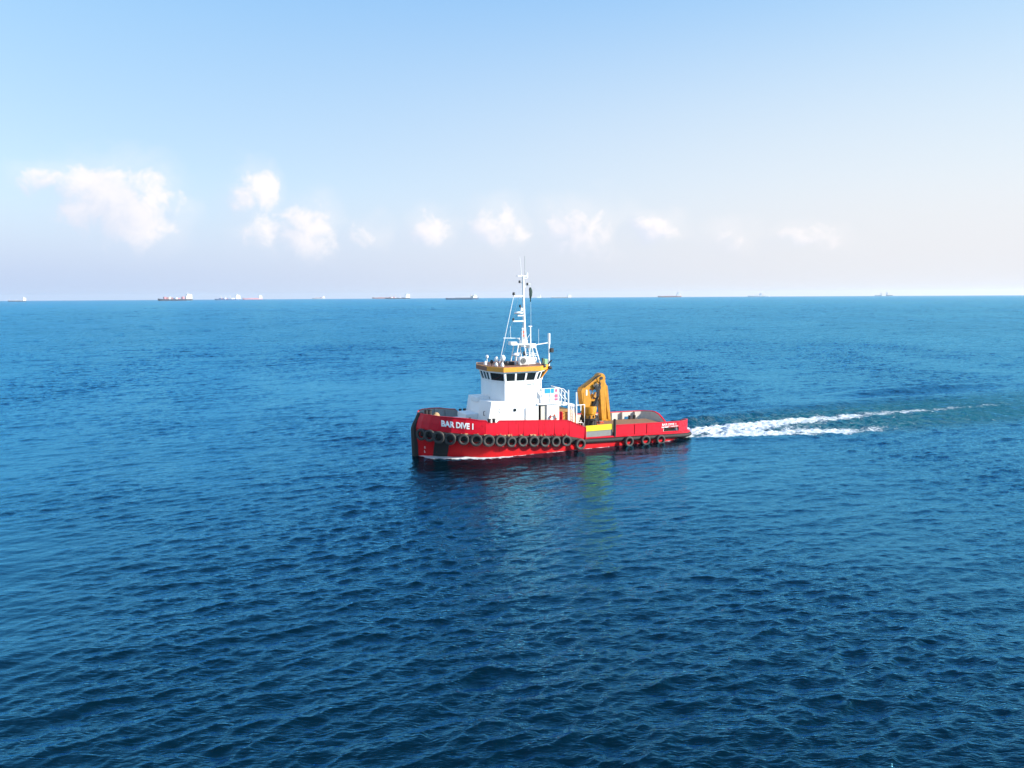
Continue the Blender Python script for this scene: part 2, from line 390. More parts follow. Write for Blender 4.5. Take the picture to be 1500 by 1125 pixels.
def sea_mat():
    m = bpy.data.materials.new('sea_water'); m.use_nodes = True; m.node_tree.nodes.clear(); T = NT(m.node_tree)
    pos = T.n('ShaderNodeNewGeometry').outputs['Position']
    dist = T.vmath('LENGTH', pos)
    def at(n): return T.n('ShaderNodeAttribute', attribute_name=n).outputs['Fac']
    gap, ta, al, bx, gust = at('hull_gap'), at('wake_across'), at('wake_along'), at('boat_x'), at('gust')
    far = T.smooth(T.math('LOGARITHM', dist, 10), math.log10(60), math.log10(3000))
    mp = T.n('ShaderNodeMapping'); T.link(pos, mp.inputs[0]); mp.inputs['Rotation'].default_value = (0, 0, R(-22)); mp.inputs['Scale'].default_value = (.42, 1.3, 1)
    rip = T.noise(mp.outputs[0], 2.6, 3, .55, .4)
    rip = T.math('SUBTRACT', 1.0, T.math('ABSOLUTE', T.math('MULTIPLY_ADD', rip, 2.0, -1.0)))
    rip2 = T.noise(mp.outputs[0], 8.0, 3, .55, .3)
    # body of the water and the aerated water of the wake
    big = T.noise(pos, .018, 3, .5)
    base = T.mix(big, (.0001, .0042, .0065), (.0002, .0062, .0095))
    inw = T.math('MULTIPLY', T.smooth(T.math('ABSOLUTE', ta), 1.25, .55), T.math('MULTIPLY', T.smooth(al, -1.5, 1.5), T.smooth(al, 95, 25)))
    wn = T.noise(pos, .55, 5, .6, .6)
    aer = T.math('MULTIPLY', inw, T.smooth(wn, .22, .55))
    base = T.mix(T.math('MULTIPLY', aer, .85), base, (.003, .092, .122))
    # foam: streaks drawn out along the wake, a collar at the bow and along the side
    cmb = T.n('ShaderNodeCombineXYZ'); T.link(T.math('MULTIPLY', al, .16), cmb.inputs[0]); T.link(T.math('MULTIPLY', ta, 1.5), cmb.inputs[1])
    fn1 = T.noise(cmb.outputs[0], 2.0, 7, .68, .9)
    fn2 = T.noise(pos, 2.4, 6, .7, .5)
    bandA = T.math('MULTIPLY', T.smooth(T.math('ABSOLUTE', T.math('ADD', ta, T.smooth(al, 0, 18, .15, .42))), .85, .15), T.smooth(al, 30, 3))
    bandB = T.math('MULTIPLY', T.smooth(T.math('ABSOLUTE', T.math('ADD', ta, .80)), .34, .03), T.smooth(al, 42, 10))
    bandC = T.smooth(T.math('ABSOLUTE', T.math('SUBTRACT', ta, .12)), .36, .03)
    decay = T.smooth(al, 85, 0)
    cov = T.math('MULTIPLY', T.math('ADD', T.math('MULTIPLY', bandA, .42), T.math('ADD', T.math('MULTIPLY', bandB, .32), T.math('MULTIPLY', bandC, .44))), T.math('MULTIPLY', decay, T.smooth(al, -1.2, .6)))
    cov = T.math('MULTIPLY', cov, T.smooth(T.noise(pos, .22, 4, .6, .8), .30, .56, .65, 1.25))
    thr = T.math('SUBTRACT', .73, T.math('MULTIPLY', cov, .80))
    nn = T.math('ADD', T.math('MULTIPLY', fn1, .55), T.math('MULTIPLY', fn2, .45))
    foam = T.math('MULTIPLY', T.smooth(T.math('SUBTRACT', nn, thr), -.06, .14), T.math('MULTIPLY_ADD', fn2, .7, .45), clamp=True)
    lace = T.smooth(T.math('SUBTRACT', 1.0, T.math('ABSOLUTE', T.math('MULTIPLY_ADD', T.noise(pos, .75, 6, .65, 1.2), 2.0, -1.0))), .84, 1.0)
    lreg = T.math('MULTIPLY', inw, T.math('MULTIPLY', T.smooth(al, 60, 8), T.smooth(wn, .38, .60)))
    foam = T.math('MAXIMUM', foam, T.math('MULTIPLY', T.math('MULTIPLY', lace, lreg), .14))
    # flecks further down the wake
    fl = T.math('MULTIPLY', T.smooth(T.noise(pos, 1.1, 6, .72, .6), .645, .72), T.math('MULTIPLY', T.smooth(T.math('ABSOLUTE', ta), 1.1, .4), T.math('MULTIPLY', T.smooth(al, 2, 8), T.smooth(al, 75, 30))))
    foam = T.math('MAXIMUM', foam, T.math('MULTIPLY', fl, .8))
    # bow collar
    bown = T.noise(pos, 1.5, 5, .65, .6)
    bw = T.math('MULTIPLY', T.smooth(bx, -13.9, -12.6), T.smooth(bx, -3, -9))
    reach = T.math('MULTIPLY_ADD', bw, 1.05, T.math('MULTIPLY', T.smooth(bx, 14, 11), .26))
    col = T.smooth(T.math('ADD', T.math('MULTIPLY', T.math('SUBTRACT', reach, gap), 1.0), T.math('MULTIPLY', T.math('SUBTRACT', bown, .56), 2.2)), .04, .28)
    col = T.math('MULTIPLY', col, T.smooth(gap, 2.0, 1.0))
    foam = T.math('MAXIMUM', foam, T.math('MULTIPLY', col, .85))
    base2 = T.mix(foam, base, (.80, .84, .86))
    patch = T.noise(pos, .007, 6, .65, .5)
    rough = T.math('MULTIPLY_ADD', far, T.smooth(patch, .38, .62, .02, .17), .05)
    rough = T.math('MAXIMUM', rough, T.math('MULTIPLY', foam, .7))
    b1 = T.n('ShaderNodeBump'); b1.inputs['Distance'].default_value = 1.0
    T.put(b1.inputs['Strength'], T.smooth(dist, 1500, 60, .35, 1.0))
    hgt = T.math('MULTIPLY', T.math('ADD', T.math('MULTIPLY', rip, .034), T.math('MULTIPLY', rip2, .010)), gust)
    # longer waves for the water too far off for the mesh to hold them
    rip3 = T.math('MULTIPLY', T.noise(mp.outputs[0], .42, 4, .6, .5), T.smooth(dist, 90, 260, 0.0, .34))
    rip4 = T.math('MULTIPLY', T.noise(mp.outputs[0], .07, 4, .6, .5), T.smooth(dist, 220, 900, 0.0, 1.9))
    hgt = T.math('ADD', hgt, T.math('ADD', rip3, rip4))
    hgt = T.math('ADD', hgt, T.math('MULTIPLY', T.math('MULTIPLY', foam, fn2), .08))
    T.link(hgt, b1.inputs['Height'])
    dif = T.n('ShaderNodeBsdfDiffuse'); T.link(base2, dif.inputs['Color']); T.link(b1.outputs[0], dif.inputs['Normal'])
    gl = T.n('ShaderNodeBsdfGlossy'); gl.inputs['Color'].default_value = (.20, .69, 1.0, 1); T.put(gl.inputs['Roughness'], rough); T.link(b1.outputs[0], gl.inputs['Normal'])
    fr = T.n('ShaderNodeFresnel'); fr.inputs['IOR'].default_value = 1.333; T.link(b1.outputs[0], fr.inputs['Normal'])
    f1 = T.math('MULTIPLY', T.math('POWER', fr.outputs[0], 1.45), 8.2)
    # a rough sea never reaches full mirror reflection at grazing angles: its facets lean towards the eye
    F = T.math('MULTIPLY', T.math('DIVIDE', f1, T.math('MULTIPLY_ADD', f1, 1.12, 1.0)), T.math('MULTIPLY', T.math('SUBTRACT', 1.0, T.math('MULTIPLY', foam, .85)), T.math('SUBTRACT', 1.0, T.math('MULTIPLY', aer, .80))))
    mx = T.n('ShaderNodeMixShader'); T.link(F, mx.inputs[0]); T.link(dif.outputs[0], mx.inputs[1]); T.link(gl.outputs[0], mx.inputs[2])
    o = T.n('ShaderNodeOutputMaterial'); T.link(mx.outputs[0], o.inputs[0])
    return m
SEA = make_sea(); SEA.data.materials.append(sea_mat()); tag(SEA, kind='structure')

# ---------------------------------------------------------------- the tug
tug = empty('tugboat', ORG, YAW)
tag(tug, 'red work tug with white wheelhouse and black tyre fenders, under way on blue sea', 'tugboat')
def part(name, mb, m, parent=None, smooth=None): return mb.build(name, m, parent or tug, smooth)

# lengthwise lines
ZT = [(-13.3, 3.82), (-12.6, 3.82), (-11.05, 3.72), (-10, 3.62), (-8.8, 3.40), (-8.30, 3.36), (-8.05, 3.10), (-7.25, 3.06), (-7.0, 3.26), (-2.2, 2.97), (-.3, 2.84), (.1, 2.76), (1.72, 2.02)]
ZK = [(-13.7, 2.62), (-12.3, 2.52), (-11.2, 2.38), (-7.0, 1.95), (-.5, 1.46), (1.72, .98), (4.9, .92), (14.4, .63)]
def zt(x): return float(np.interp(x, [p[0] for p in ZT], [p[1] for p in ZT]))
def zk(x): return float(np.interp(x, [p[0] for p in ZK], [p[1] for p in ZK]))
AFT = [-6.0, -4.5, -3, -1.5, 0, 1.0, 1.72]
AFT2 = [3.2, 4.9, 7, 9, 10.5]
STERN_KN = [(11.6, 4.0), (12.7, 3.98), (13.4, 3.8), (13.95, 3.4), (14.25, 2.7), (14.38, 1.4), (14.4, 0)]
def hull_rings(sg):
    kn = KN + [(x, 4.0) for x in AFT + AFT2] + STERN_KN
    wl = WL + [(x, 4.0) for x in AFT + AFT2] + [(11.2, 3.95), (11.7, 3.85), (12.0, 3.6), (12.15, 3.2), (12.2, 2.6), (12.2, 1.4), (12.2, 0)]
    low = [(x + .25, max(.04, b - .35)) for x, b in WL] + [(x, 3.6) for x in AFT + AFT2] + [(10.8, 3.3), (11.0, 3.2), (11.2, 3.0), (11.3, 2.8), (11.3, 2.4), (11.3, 1.3), (11.3, 0)]
    out = []
    for (kx, kb), (wx, wb), (qx, qb) in zip(kn, wl, low):
        out.append([(qx, sg * qb, -1.3), (wx, sg * wb, -.05), ((kx * .45 + wx * .55), sg * (kb * .45 + wb * .55), zk(kx) * .45), (kx, sg * kb, zk(kx))])
    return out
h = MB()
for sg in (-1, 1): h.loft(hull_rings(sg), False)
hull = part('hull', h, RED_DK, smooth=35)
# bulwark, forward part: one plate each side, given its thickness
def plate(name, rings, thick, mats, parent=tug, skip=None, sm=30):
    n = len(rings[0]); vs = [p for r in rings for p in r]; fs = []
    for i in range(len(rings) - 1):
        for j in range(n - 1):
            if skip and skip(i, j): continue
            fs.append((i * n + j, i * n + j + 1, (i + 1) * n + j + 1, (i + 1) * n + j))
    me = bpy.data.meshes.new(name); me.from_pydata(vs, [], fs)
    for m in mats: me.materials.append(m)
    o = bpy.data.objects.new(name, me); COL.objects.link(o); o.parent = parent
    md = o.modifiers.new('thickness', 'SOLIDIFY'); md.thickness = thick; md.offset = -1; md.use_even_offset = True
    md.material_offset = 1 if len(mats) > 1 else 0; md.material_offset_rim = 0
    return o
FWD_X = [-8.30, -8.05, -7.25, -7.0, -6, -4.5, -3, -2.2, -1.2, -.3, .1, .6, 1.72]
def fwd_rings(sg):
    L = []
    for (kx, kb), (tx, tb) in zip(KN[:-1], TP[:-1]): L.append([(kx, sg * (kb + .02), zk(kx)), (tx * .5 + kx * .5 - .06, sg * (tb * .5 + kb * .5 + .02), zk(kx) * .5 + zt(tx) * .5), (tx, sg * tb, zt(tx))])
    for x in FWD_X: L.append([(x, sg * 4.02, zk(x)), (x, sg * 4.05, zk(x) * .5 + zt(x) * .5), (x, sg * 4.05, zt(x))])
    return L
bulw = {}
for sg in (-1, 1):
    rr = fwd_rings(sg)
    if sg < 0: rr = [r[::-1] for r in rr]
    bulw[sg] = plate('bulwark', rr, .10, [RED, GREYP])
nose = MB(); rp, rs = fwd_rings(-1)[0], fwd_rings(1)[0]
nose.loft([[p for p in rp], [p for p in rs]], False)
part('bow_plate', nose, RED)
for sg in (-1, 1):
    for x in (-6.1, -4.6, -3.1, -1.5, .05):
        k = MB(); k.box(x - .022, x + .022, sg * 4.045 - .018, sg * 4.045 + .018, zk(x) + .05, zt(x) - .05); part('plate_seam', k, RED)
# cap rail on the bulwark top
def cap_pts(sg): return [(tx, sg * (tb - .05), zt(tx) + .02) for tx, tb in TP[:-1]] + [(x, sg * 4.0, zt(x) + .02) for x in FWD_X]
for sg in (-1, 1):
    c = MB(); L = []
    for x, y, z in cap_pts(sg): L.append([(x, y - .09, z - .03), (x, y + .09, z - .03), (x, y + .09, z + .03), (x, y - .09, z + .03)])
    c.loft(L, True, True); part('cap_rail', c, RED, smooth=30)
# black stem fender
st = MB()
L = []
for z, xf in ((-.9, -13.80), (.2, -13.86), (1.4, -13.90), (2.5, -13.92), (2.9, -13.78), (3.4, -13.50), (3.88, -13.26)):
    w = .42 if z < 2.8 else .36
    L.append([(xf + .42, -w, z), (xf + .10, -w * .95, z), (xf, -w * .5, z), (xf - .03, 0, z), (xf, w * .5, z), (xf + .10, w * .95, z), (xf + .42, w, z)])
st.loft(L, True, True); part('stem_fender', st, BLACK, smooth=40)
# strake along the knuckle: a black rubber half-round
hbv = BVHTree.FromPolygons([Vector(v) for v in h.v], h.f)
bwm = MB(); bwm.loft(fwd_rings(-1), False)
bbv = BVHTree.FromPolygons([Vector(v) for v in bwm.v], bwm.f)
def side_y(x, z, bv):
    hit = bv.ray_cast(Vector((x, -12, z)), Vector((0, 1, 0)))
    return (hit[0].y, hit[1]) if hit[0] is not None else (-4.0, Vector((0, -1, 0)))
for sg in (-1, 1):
    f = MB(); pts = [(x, sg * (b + .05), zk(x) - .30) for x, b in KN[1:]] + [(x, sg * 4.05, zk(x) - .30) for x in AFT[:-1]]
    f.loft([[(x, y - sg * .30, z + .26), (x, y + sg * .02, z + .26), (x, y + sg * .14, z + .12), (x, y + sg * .14, z - .22), (x, y - sg * .04, z - .40), (x, y - sg * .30, z - .40)] for x, y, z in pts], True, True); part('bow_strake', f, BLACK, smooth=40)
f = MB(); side = [(1.4, 4.08), (3.2, 4.1), (6, 4.1), (9, 4.1), (11.6, 4.1), (12.75, 4.08), (13.5, 3.9), (14.08, 3.48), (14.40, 2.75), (14.53, 1.4)]
zf = lambda x: float(np.interp(x, [1.4, 14.5], [.74, .40]))
pts = [(x, -b, zf(x)) for x, b in side] + [(14.55, 0, .40)] + [(x, b, zf(x)) for x, b in side[::-1]]
f.tube(pts, .20, 12); part('rubbing_strake', f, BLACK, smooth=60)
# black rubber pad on the shoulder of the bow
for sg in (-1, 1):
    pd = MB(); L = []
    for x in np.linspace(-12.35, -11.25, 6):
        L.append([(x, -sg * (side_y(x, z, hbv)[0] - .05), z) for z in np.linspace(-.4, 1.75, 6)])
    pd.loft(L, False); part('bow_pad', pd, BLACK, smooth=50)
# ledge above the strake
lg = MB(); L = []
for x, b in [(1.72, 4.0)] + side[1:]: L.append([(x, -b + .3, zk(x) - .02), (x, -b - .02, zk(x) - .02), (x, -b - .02, zk(x) + .10), (x, -b + .3, zk(x) + .10)])
lg.loft(L, True, True)
L = [[(x, -y, z) for x, y, z in r] for r in L]; lg.loft(L, True, True)
part('deck_edge', lg, RED, smooth=30)
# aft bulwark: port and starboard plates with freeing ports, dropping to the deck across the transom
def aft_top(x): return float(np.interp(x, [4.9, 10.6, 13.4], [2.0, 1.88, 1.84]))
AX = [5.05, 6.5, 7.9, 9.3, 10.5, 11.0, 11.9, 12.35]
COR = [(13.1, 3.90, 1), (13.6, 3.62, 1), (13.95, 3.22, 1), (14.14, 2.7, .97), (14.23, 2.1, .82), (14.26, 1.5, .52), (14.26, 1.0, .24), (14.26, .6, .06)]
def aft_rings(sg):
    L = []
    for x, y, k in [(x, 4.0, 1) for x in AX] + COR:
        b = zk(x) + .10; t = aft_top(x); tt = b + max(.05, (t - b) * k)
        lv = [b, b + (tt - b) * .12, b + (tt - b) * .48, tt]
        L.append([(x, sg * y, z) for z in lv])
    return L
for sg in (-1, 1):
    rr = aft_rings(sg); sk = (lambda i, j: j == 1 and i in (4, 5, 6)) if sg < 0 else (lambda i, j: j == 1 and i == 5)
    if sg < 0: rr = [r[::-1] for r in rr]
    plate('stern_bulwark', rr, .09, [RED, CREAM], skip=sk, sm=40)
    c = MB(); L = []
    for r in aft_rings(sg):
        x, y, z = r[-1]; nx, ny = (0, sg) if x < 12.8 else Vector((x - 12.7, sg * max(.0, abs(y) - 2.4))).normalized()[:]
        L.append([(x + nx * .03, y + ny * .03, z - .03), (x + nx * .03, y + ny * .03, z + .04), (x - nx * .13, y - ny * .13, z + .04), (x - nx * .13, y - ny * .13, z - .03)])
    c.loft(L, True, True); part('cap_rail', c, RED, smooth=30)
    for x in (6.5, 7.9, 9.3, 10.6, 12.2):
        k = MB(); k.prism_y([(x - .03, .95), (x + .03, .95), (x + .03, aft_top(x) - .04), (x - .03, aft_top(x) - .04)], sg * 3.62, sg * 3.90)
        part('bulwark_stay', k, CREAM)
    for x in (-10.6, -9.4):
        k = MB(); yb = np.interp(x, [p[0] for p in TP], [p[1] for p in TP]) - .12
        k.box(x - .03, x + .03, min(sg * yb, sg * (yb - .22)), max(sg * yb, sg * (yb - .22)), zk(x), zt(x) - .05); part('bulwark_stay', k, GREYP)
    for x, dx in ((7.2, 1), (8.6, 1)):   # seam straps on the outside
        k = MB(); k.box(x - .02, x + .02, sg * 4.03 - .02, sg * 4.03 + .02, zk(x) + .12, aft_top(x) - .06); part('seam_strap', k, RED)
# boarding section: yellow gate over grey plate
for sg in (-1, 1):
    g = MB(); g.box(1.80, 4.72, sg * 3.95 - .06, sg * 3.95 + .06, 1.62, 2.16, bv=.02); gate = part('boarding_gate', g, YELLOW)
    g = MB(); g.box(1.80, 4.72, sg * 3.93 - .05, sg * 3.93 + .05, 1.04, 1.60, bv=.02); part('side_panel', g, GREYPL)
    g = MB(); g.box(1.70, 1.80, sg * 4.0 - .10, sg * 4.0 + .10, .95, 2.05, bv=.02); part('end_frame', g, RED)
    g = MB(); g.box(4.80, 5.02, sg * 4.05 - .12, sg * 4.05 + .12, .92, 2.62, bv=.04); part('boarding_post', g, BLACK)
    g = MB(); g.tube([(1.55, sg * 3.9, 1.7), (1.55, sg * 3.9, 2.45), (1.35, sg * 3.9, 2.52), (1.05, sg * 3.9, 2.52)], .035, 6); part('grab_rail', g, WHITE2, smooth=60)
# decks
dk = MB(); pts = [(x, b - .06) for x, b in KN[1:]] + [(x, 3.95) for x in AFT]
fs = [(x, -b, zk(x) + .08) for x, b in pts]; ss = [(x, b, zk(x) + .08) for x, b in pts]
dk.loft([[a, b] for a, b in zip(fs, ss)], False); part('foredeck', dk, GREYPL)
dk = MB(); L = []
for x, b in [(1.4, 3.93), (4.9, 3.93), (9, 3.93), (12.7, 3.9), (13.4, 3.72), (13.9, 3.3), (14.15, 2.6), (14.24, 1.4)]: L.append([(x, -b, 1.04 - .012 * (x - 1.4)), (x, b, 1.04 - .012 * (x - 1.4))])
dk.loft(L, False); part('aft_deck', dk, GREYPL)
for i in range(26):                       # deck planks laid fore and aft
    y = -3.45 + i * .276
    k = MB(); k.box(2.0, 13.0 - (.9 if abs(y) > 3.0 else 0), y - .131, y + .131, 1.02, 1.12 + random.uniform(-.006, .006)); part('deck_plank', k, WOOD)

# ---- bow fittings
k = MB(); k.tube([(-12.35, -.55, 2.5), (-12.35, -.55, 4.15)], .20, 12); k.lathe([(.24, 0), (.26, .05), (.22, .1), (.05, .12)], (-12.35, -.55, 4.12)); part('bow_bitt', k, DARK, smooth=40)
k = MB(); k.tube([(-12.35, .55, 2.5), (-12.35, .55, 4.05)], .17, 12); part('bow_bitt', k, DARK, smooth=40)
k = MB(); k.lathe([(.1, -.3), (.28, -.22), (.33, 0), (.28, .22), (.1, .3)], (-11.7, -.4, 3.55), 'y', 14); part('fairlead_roller', k, ROPE, smooth=40)
for x in (-7.86, -7.42):
    k = MB(); k.tube([(x, -3.72, 1.95), (x, -3.72, 3.42)], .14, 12); k.lathe([(.18, 0), (.18, .06), (.02, .07)], (x, -3.72, 3.40)); part('bollard', k, DARK, smooth=40)
    k = MB(); k.tube([(x, 3.72, 1.95), (x, 3.72, 3.42)], .14, 12); part('bollard', k, DARK, smooth=40)
for x in (11.3, 11.9):
    for sg in (-1, 1):
        k = MB(); k.tube([(x, sg * 3.35, 1.0), (x, sg * 3.35, 1.52)], .15, 12); part('bollard', k, DARK, smooth=40)
for x in (-10.6, -9.5):                   # low black mushroom vents at the rail
    k = MB(); k.tube([(x, -3.2, 2.3), (x, -3.2, 3.62)], .12, 10); part('deck_vent', k, DARK, smooth=40)

# ---- house
def house_poly(hy, xs, xf, fy, xr=None, ry=None):
    p = [(xs, -hy), (xf, -fy), (xf, fy), (xs, hy)]
    return p
lower = [(-.45, -2.9), (-7.95, -2.9), (-8.35, -1.3), (-8.35, 1.3), (-7.95, 2.9), (-.45, 2.9)]
lower2 = [(-.45, -2.9), (-7.28, -2.9), (-7.62, -1.25), (-7.62, 1.25), (-7.28, 2.9), (-.45, 2.9)]
DOOR = (-2.60, -1.72, 1.55, 4.27)
m = MB()
# lower house built as walls so that the doorway is a real opening on the port side
N = len(lower)
for i in range(N):
    a, b = lower[i], lower[(i + 1) % N]; a2, b2 = lower2[i], lower2[(i + 1) % N]
    if i == 0:
        x1, x0, zb, ztp = DOOR[1], DOOR[0], DOOR[2], DOOR[3]
        Y = -2.9
        m.add([(-.45, Y, 1.2), (x1, Y, 1.2), (x1, Y, 4.85), (-.45, Y, 4.30)], [(0, 1, 2, 3)])
        m.v[-2] = (x1, Y, 4.30)
        m.add([(x1, Y, ztp), (x0, Y, ztp), (x0, Y, 4.30), (x1, Y, 4.30)], [(0, 1, 2, 3)])
        m.add([(x0, Y, 1.2), (-7.95, Y, 1.2), (-7.381, Y, 4.30), (x0, Y, 4.30)], [(0, 1, 2, 3)])
        m.add([(x0, Y, 4.30), (-7.381, Y, 4.30), (-7.28, Y, 4.85), (x0, Y, 4.85)], [(0, 1, 2, 3)])
        m.add([(x1, Y, 1.2), (x1, Y + .7, 1.2), (x1, Y + .7, ztp), (x1, Y, ztp)], [(0, 1, 2, 3)])
        m.add([(x0, Y, 1.2), (x0, Y + .7, 1.2), (x0, Y + .7, ztp), (x0, Y, ztp)], [(0, 1, 2, 3)])
        m.add([(x0, Y, ztp), (x1, Y, ztp), (x1, Y + .7, ztp), (x0, Y + .7, ztp)], [(0, 1, 2, 3)])
    elif i in (5,):
        m.add([(-.45, -2.9, 1.2), (-.45, 2.9, 1.2), (-.45, 2.9, 4.30), (-.45, -2.9, 4.30)], [(0, 1, 2, 3)])
    elif i == 4:
        m.add([(*a, 1.2), (*b, 1.2), (-.45, 2.9, 4.30), (-2.6, 2.9, 4.30), (-2.6, 2.9, 4.85), (*a2, 4.85)], [(0, 1, 2, 3, 4, 5)])
    else:
        m.add([(*a, 1.2), (*b, 1.2), (*b2, 4.85), (*a2, 4.85)], [(0, 1, 2, 3)])
m.add([(-2.6, -2.9, 4.85)] + [(*p, 4.85) for p in lower2[1:5]] + [(-2.6, 2.9, 4.85)], [(0, 1, 2, 3, 4, 5)])
m.add([(-2.6, -2.9, 4.30), (-.45, -2.9, 4.30), (-.45, 2.9, 4.30), (-2.6, 2.9, 4.30)], [(0, 1, 2, 3)])
m.add([(-2.6, -2.9, 4.30), (-2.6, 2.9, 4.30), (-2.6, 2.9, 4.85), (-2.6, -2.9, 4.85)], [(0, 1, 2, 3)])
deckhouse = part('deckhouse', m, WHITE)
k = MB(); k.box(-2.62, -2.0, -2.22, -2.18, 1.3, 4.25); part('doorway_interior', k, DARK, deckhouse)
k = MB(); k.box(-2.30, -1.74, -2.78, -2.72, 1.3, 4.22, bv=.02); part('inner_door', k, CURTAIN, deckhouse)
k = MB(); k.lathe([(.17, -.03), (.17, .03)], (-5.0, -2.9, 3.97), 'y', 18); ph = part('porthole', k, STEEL, deckhouse, smooth=40)
k = MB(); k.lathe([(.135, -.045), (.135, .01)], (-5.0, -2.9, 3.97), 'y', 18); part('porthole_glass', k, GLASS, deckhouse, smooth=40)
k = MB(); k.tube([(-6.5, -2.92, 3.85), (-6.42, -3.0, 3.95), (-6.42, -3.0, 4.12), (-6.5, -2.92, 4.2)], .03, 6); part('grab_handle', k, WHITE2, deckhouse)
k = MB(); k.tube([(-3.9, -2.96, 2.4), (-3.9, -2.96, 4.1)], .04, 6); part('vent_pipe', k, WHITE2, deckhouse)
k = MB(); k.tube([(-7.72, -2.35, 3.6), (-7.86, -2.40, 3.6), (-7.86, -2.40, 3.95), (-7.72, -2.35, 3.95)], .035, 6); part('grab_handle', k, DARK, deckhouse)
# raised step and low boxes ahead of the house
k = MB(); k.box(-7.85, -6.6, -.7, .9, 4.6, 5.08, bv=.06); part('ventilation_trunk', k, WHITE)
k = MB(); k.box(-9.1, -7.9, -1.15, 1.15, 2.1, 3.62, bv=.06); part('companionway', k, WHITE)
k = MB(); k.box(-9.9, -9.05, -1.0, 1.0, 2.2, 3.12, bv=.06); part('winch_cover', k, WHITE)
# wheelhouse
def octo(hy, x0, x1, xf, fy, xr, ry): return [(x1, -hy), (x0, -hy), (xf, -fy), (xf, fy), (x0, hy), (x1, hy), (xr, ry), (xr, -ry)]
OB = octo(2.897, -5.98, -2.92, -6.55, 1.05, -1.70, 1.72)
OS = octo(2.94, -5.98, -2.90, -6.62, 1.08, -1.62, 1.75)
OT = octo(3.12, -6.12, -2.70, -6.86, 1.22, -1.36, 1.88)
ORF = octo(3.32, -6.26, -2.58, -7.08, 1.34, -1.12, 2.0)
m = MB(); m.prism_z(OB, 4.30, 6.46, poly2=OB); wh = part('wheelhouse', m, WHITE)
m = MB(); m.prism_z(OB, 6.46, 6.54, poly2=OS); m.prism_z(OS, 6.54, 6.60, poly2=OS); part('window_sill', m, WHITE, wh)
# window band: each facet a frame with panes set back in it
def facet(a0, b0, a1, b1, z0, z1, n, mull=.14, ends=.16, low=.04, top=.10):
    A0, B0, A1, B1 = Vector((*a0, z0)), Vector((*b0, z0)), Vector((*a1, z1)), Vector((*b1, z1))
    def P(u, v): return A0.lerp(B0, u).lerp(A1.lerp(B1, u), v)
    Lg = (B0 - A0).length; H = z1 - z0
    nrm = (B0 - A0).cross(A1 - A0).normalized()
    e = ends / Lg; mu = mull / Lg; lo = low / H; hi = 1 - top / H
    w = (1 - 2 * e - (n - 1) * mu) / n
    cells = [(e + i * (w + mu), e + i * (w + mu) + w) for i in range(n)]
    fr = MB(); us = sorted({0, 1, *[c for q in cells for c in q]}); vs = [0, lo, hi, 1]
    for i in range(len(us) - 1):
        for j in range(3):
            if j == 1 and any(abs(us[i] - c[0]) < 1e-6 for c in cells): continue
            fr.add([P(us[i], vs[j]), P(us[i + 1], vs[j]), P(us[i + 1], vs[j + 1]), P(us[i], vs[j + 1])], [(0, 1, 2, 3)])
    for c in cells:   # reveals
        q = [P(c[0], lo), P(c[1], lo), P(c[1], hi), P(c[0], hi)]; q2 = [p - nrm * .07 for p in q]
        for i in range(4): fr.add([q[i], q[(i + 1) % 4], q2[(i + 1) % 4], q2[i]], [(0, 1, 2, 3)])
    return fr, [[P(c[0], lo) - nrm * .05, P(c[1], lo) - nrm * .05, P(c[1], hi) - nrm * .05, P(c[0], hi) - nrm * .05] for c in cells]
NP = [3, 1, 3, 1, 3, 2, 3, 2]
for i in range(8):
    a0, b0 = OS[i], OS[(i + 1) % 8]; a1, b1 = OT[i], OT[(i + 1) % 8]
    # order so that the normal points outwards
    fr, panes = facet(b0, a0, b1, a1, 6.60, 7.44, NP[i], .16 if NP[i] > 1 else .1, .17 if i in (0, 4) else .12)
    wf = part('window_frame', fr, WHITE, wh)
    for q in panes:
        g = MB(); g.add(q, [(0, 1, 2, 3)]); part('window_pane', g, GLASS, wh)
m = MB(); m.prism_z(OT, 7.44, 7.50); part('window_head', m, WHITE, wh)
m = MB(); m.prism_z(ORF, 7.50, 7.92); rf = part('roof', m, ORANGE, wh)
m = MB(); m.prism_z(octo(3.2, -6.2, -2.6, -6.95, 1.3, -1.2, 1.95), 7.92, 7.93); part('roof_deck', m, ROOFTOP, wh)
for i in range(8):   # weathered brown cladding on the forward fascia
    if i in (2, 3):
        a, b = Vector((*ORF[i], 0)), Vector((*ORF[(i + 1) % 8], 0)); d = (b - a).normalized(); nn = Vector((d.y, -d.x, 0)); nn = nn if nn.dot(a) > 0 else -nn
        g = MB(); g.add([a + nn * .006 + Vector((0, 0, 7.52)), b + nn * .006 + Vector((0, 0, 7.52)), b + nn * .006 + Vector((0, 0, 7.90)), a + nn * .006 + Vector((0, 0, 7.90))], [(0, 1, 2, 3)]); part('fascia_panel', g, ROOFTOP, wh)
g = MB(); g.tube([(-1.15, -2.05, 7.6), (-1.95, -1.75, 6.5)], .09, 8); part('roof_strut', g, ORANGE, wh, 50)
g = MB(); g.lathe([(.05, -.16), (.16, -.14), (.17, .08), (.1, .16)], (-1.0, -2.1, 7.62), 'x', 12); part('floodlight', g, DARK, wh, 40)
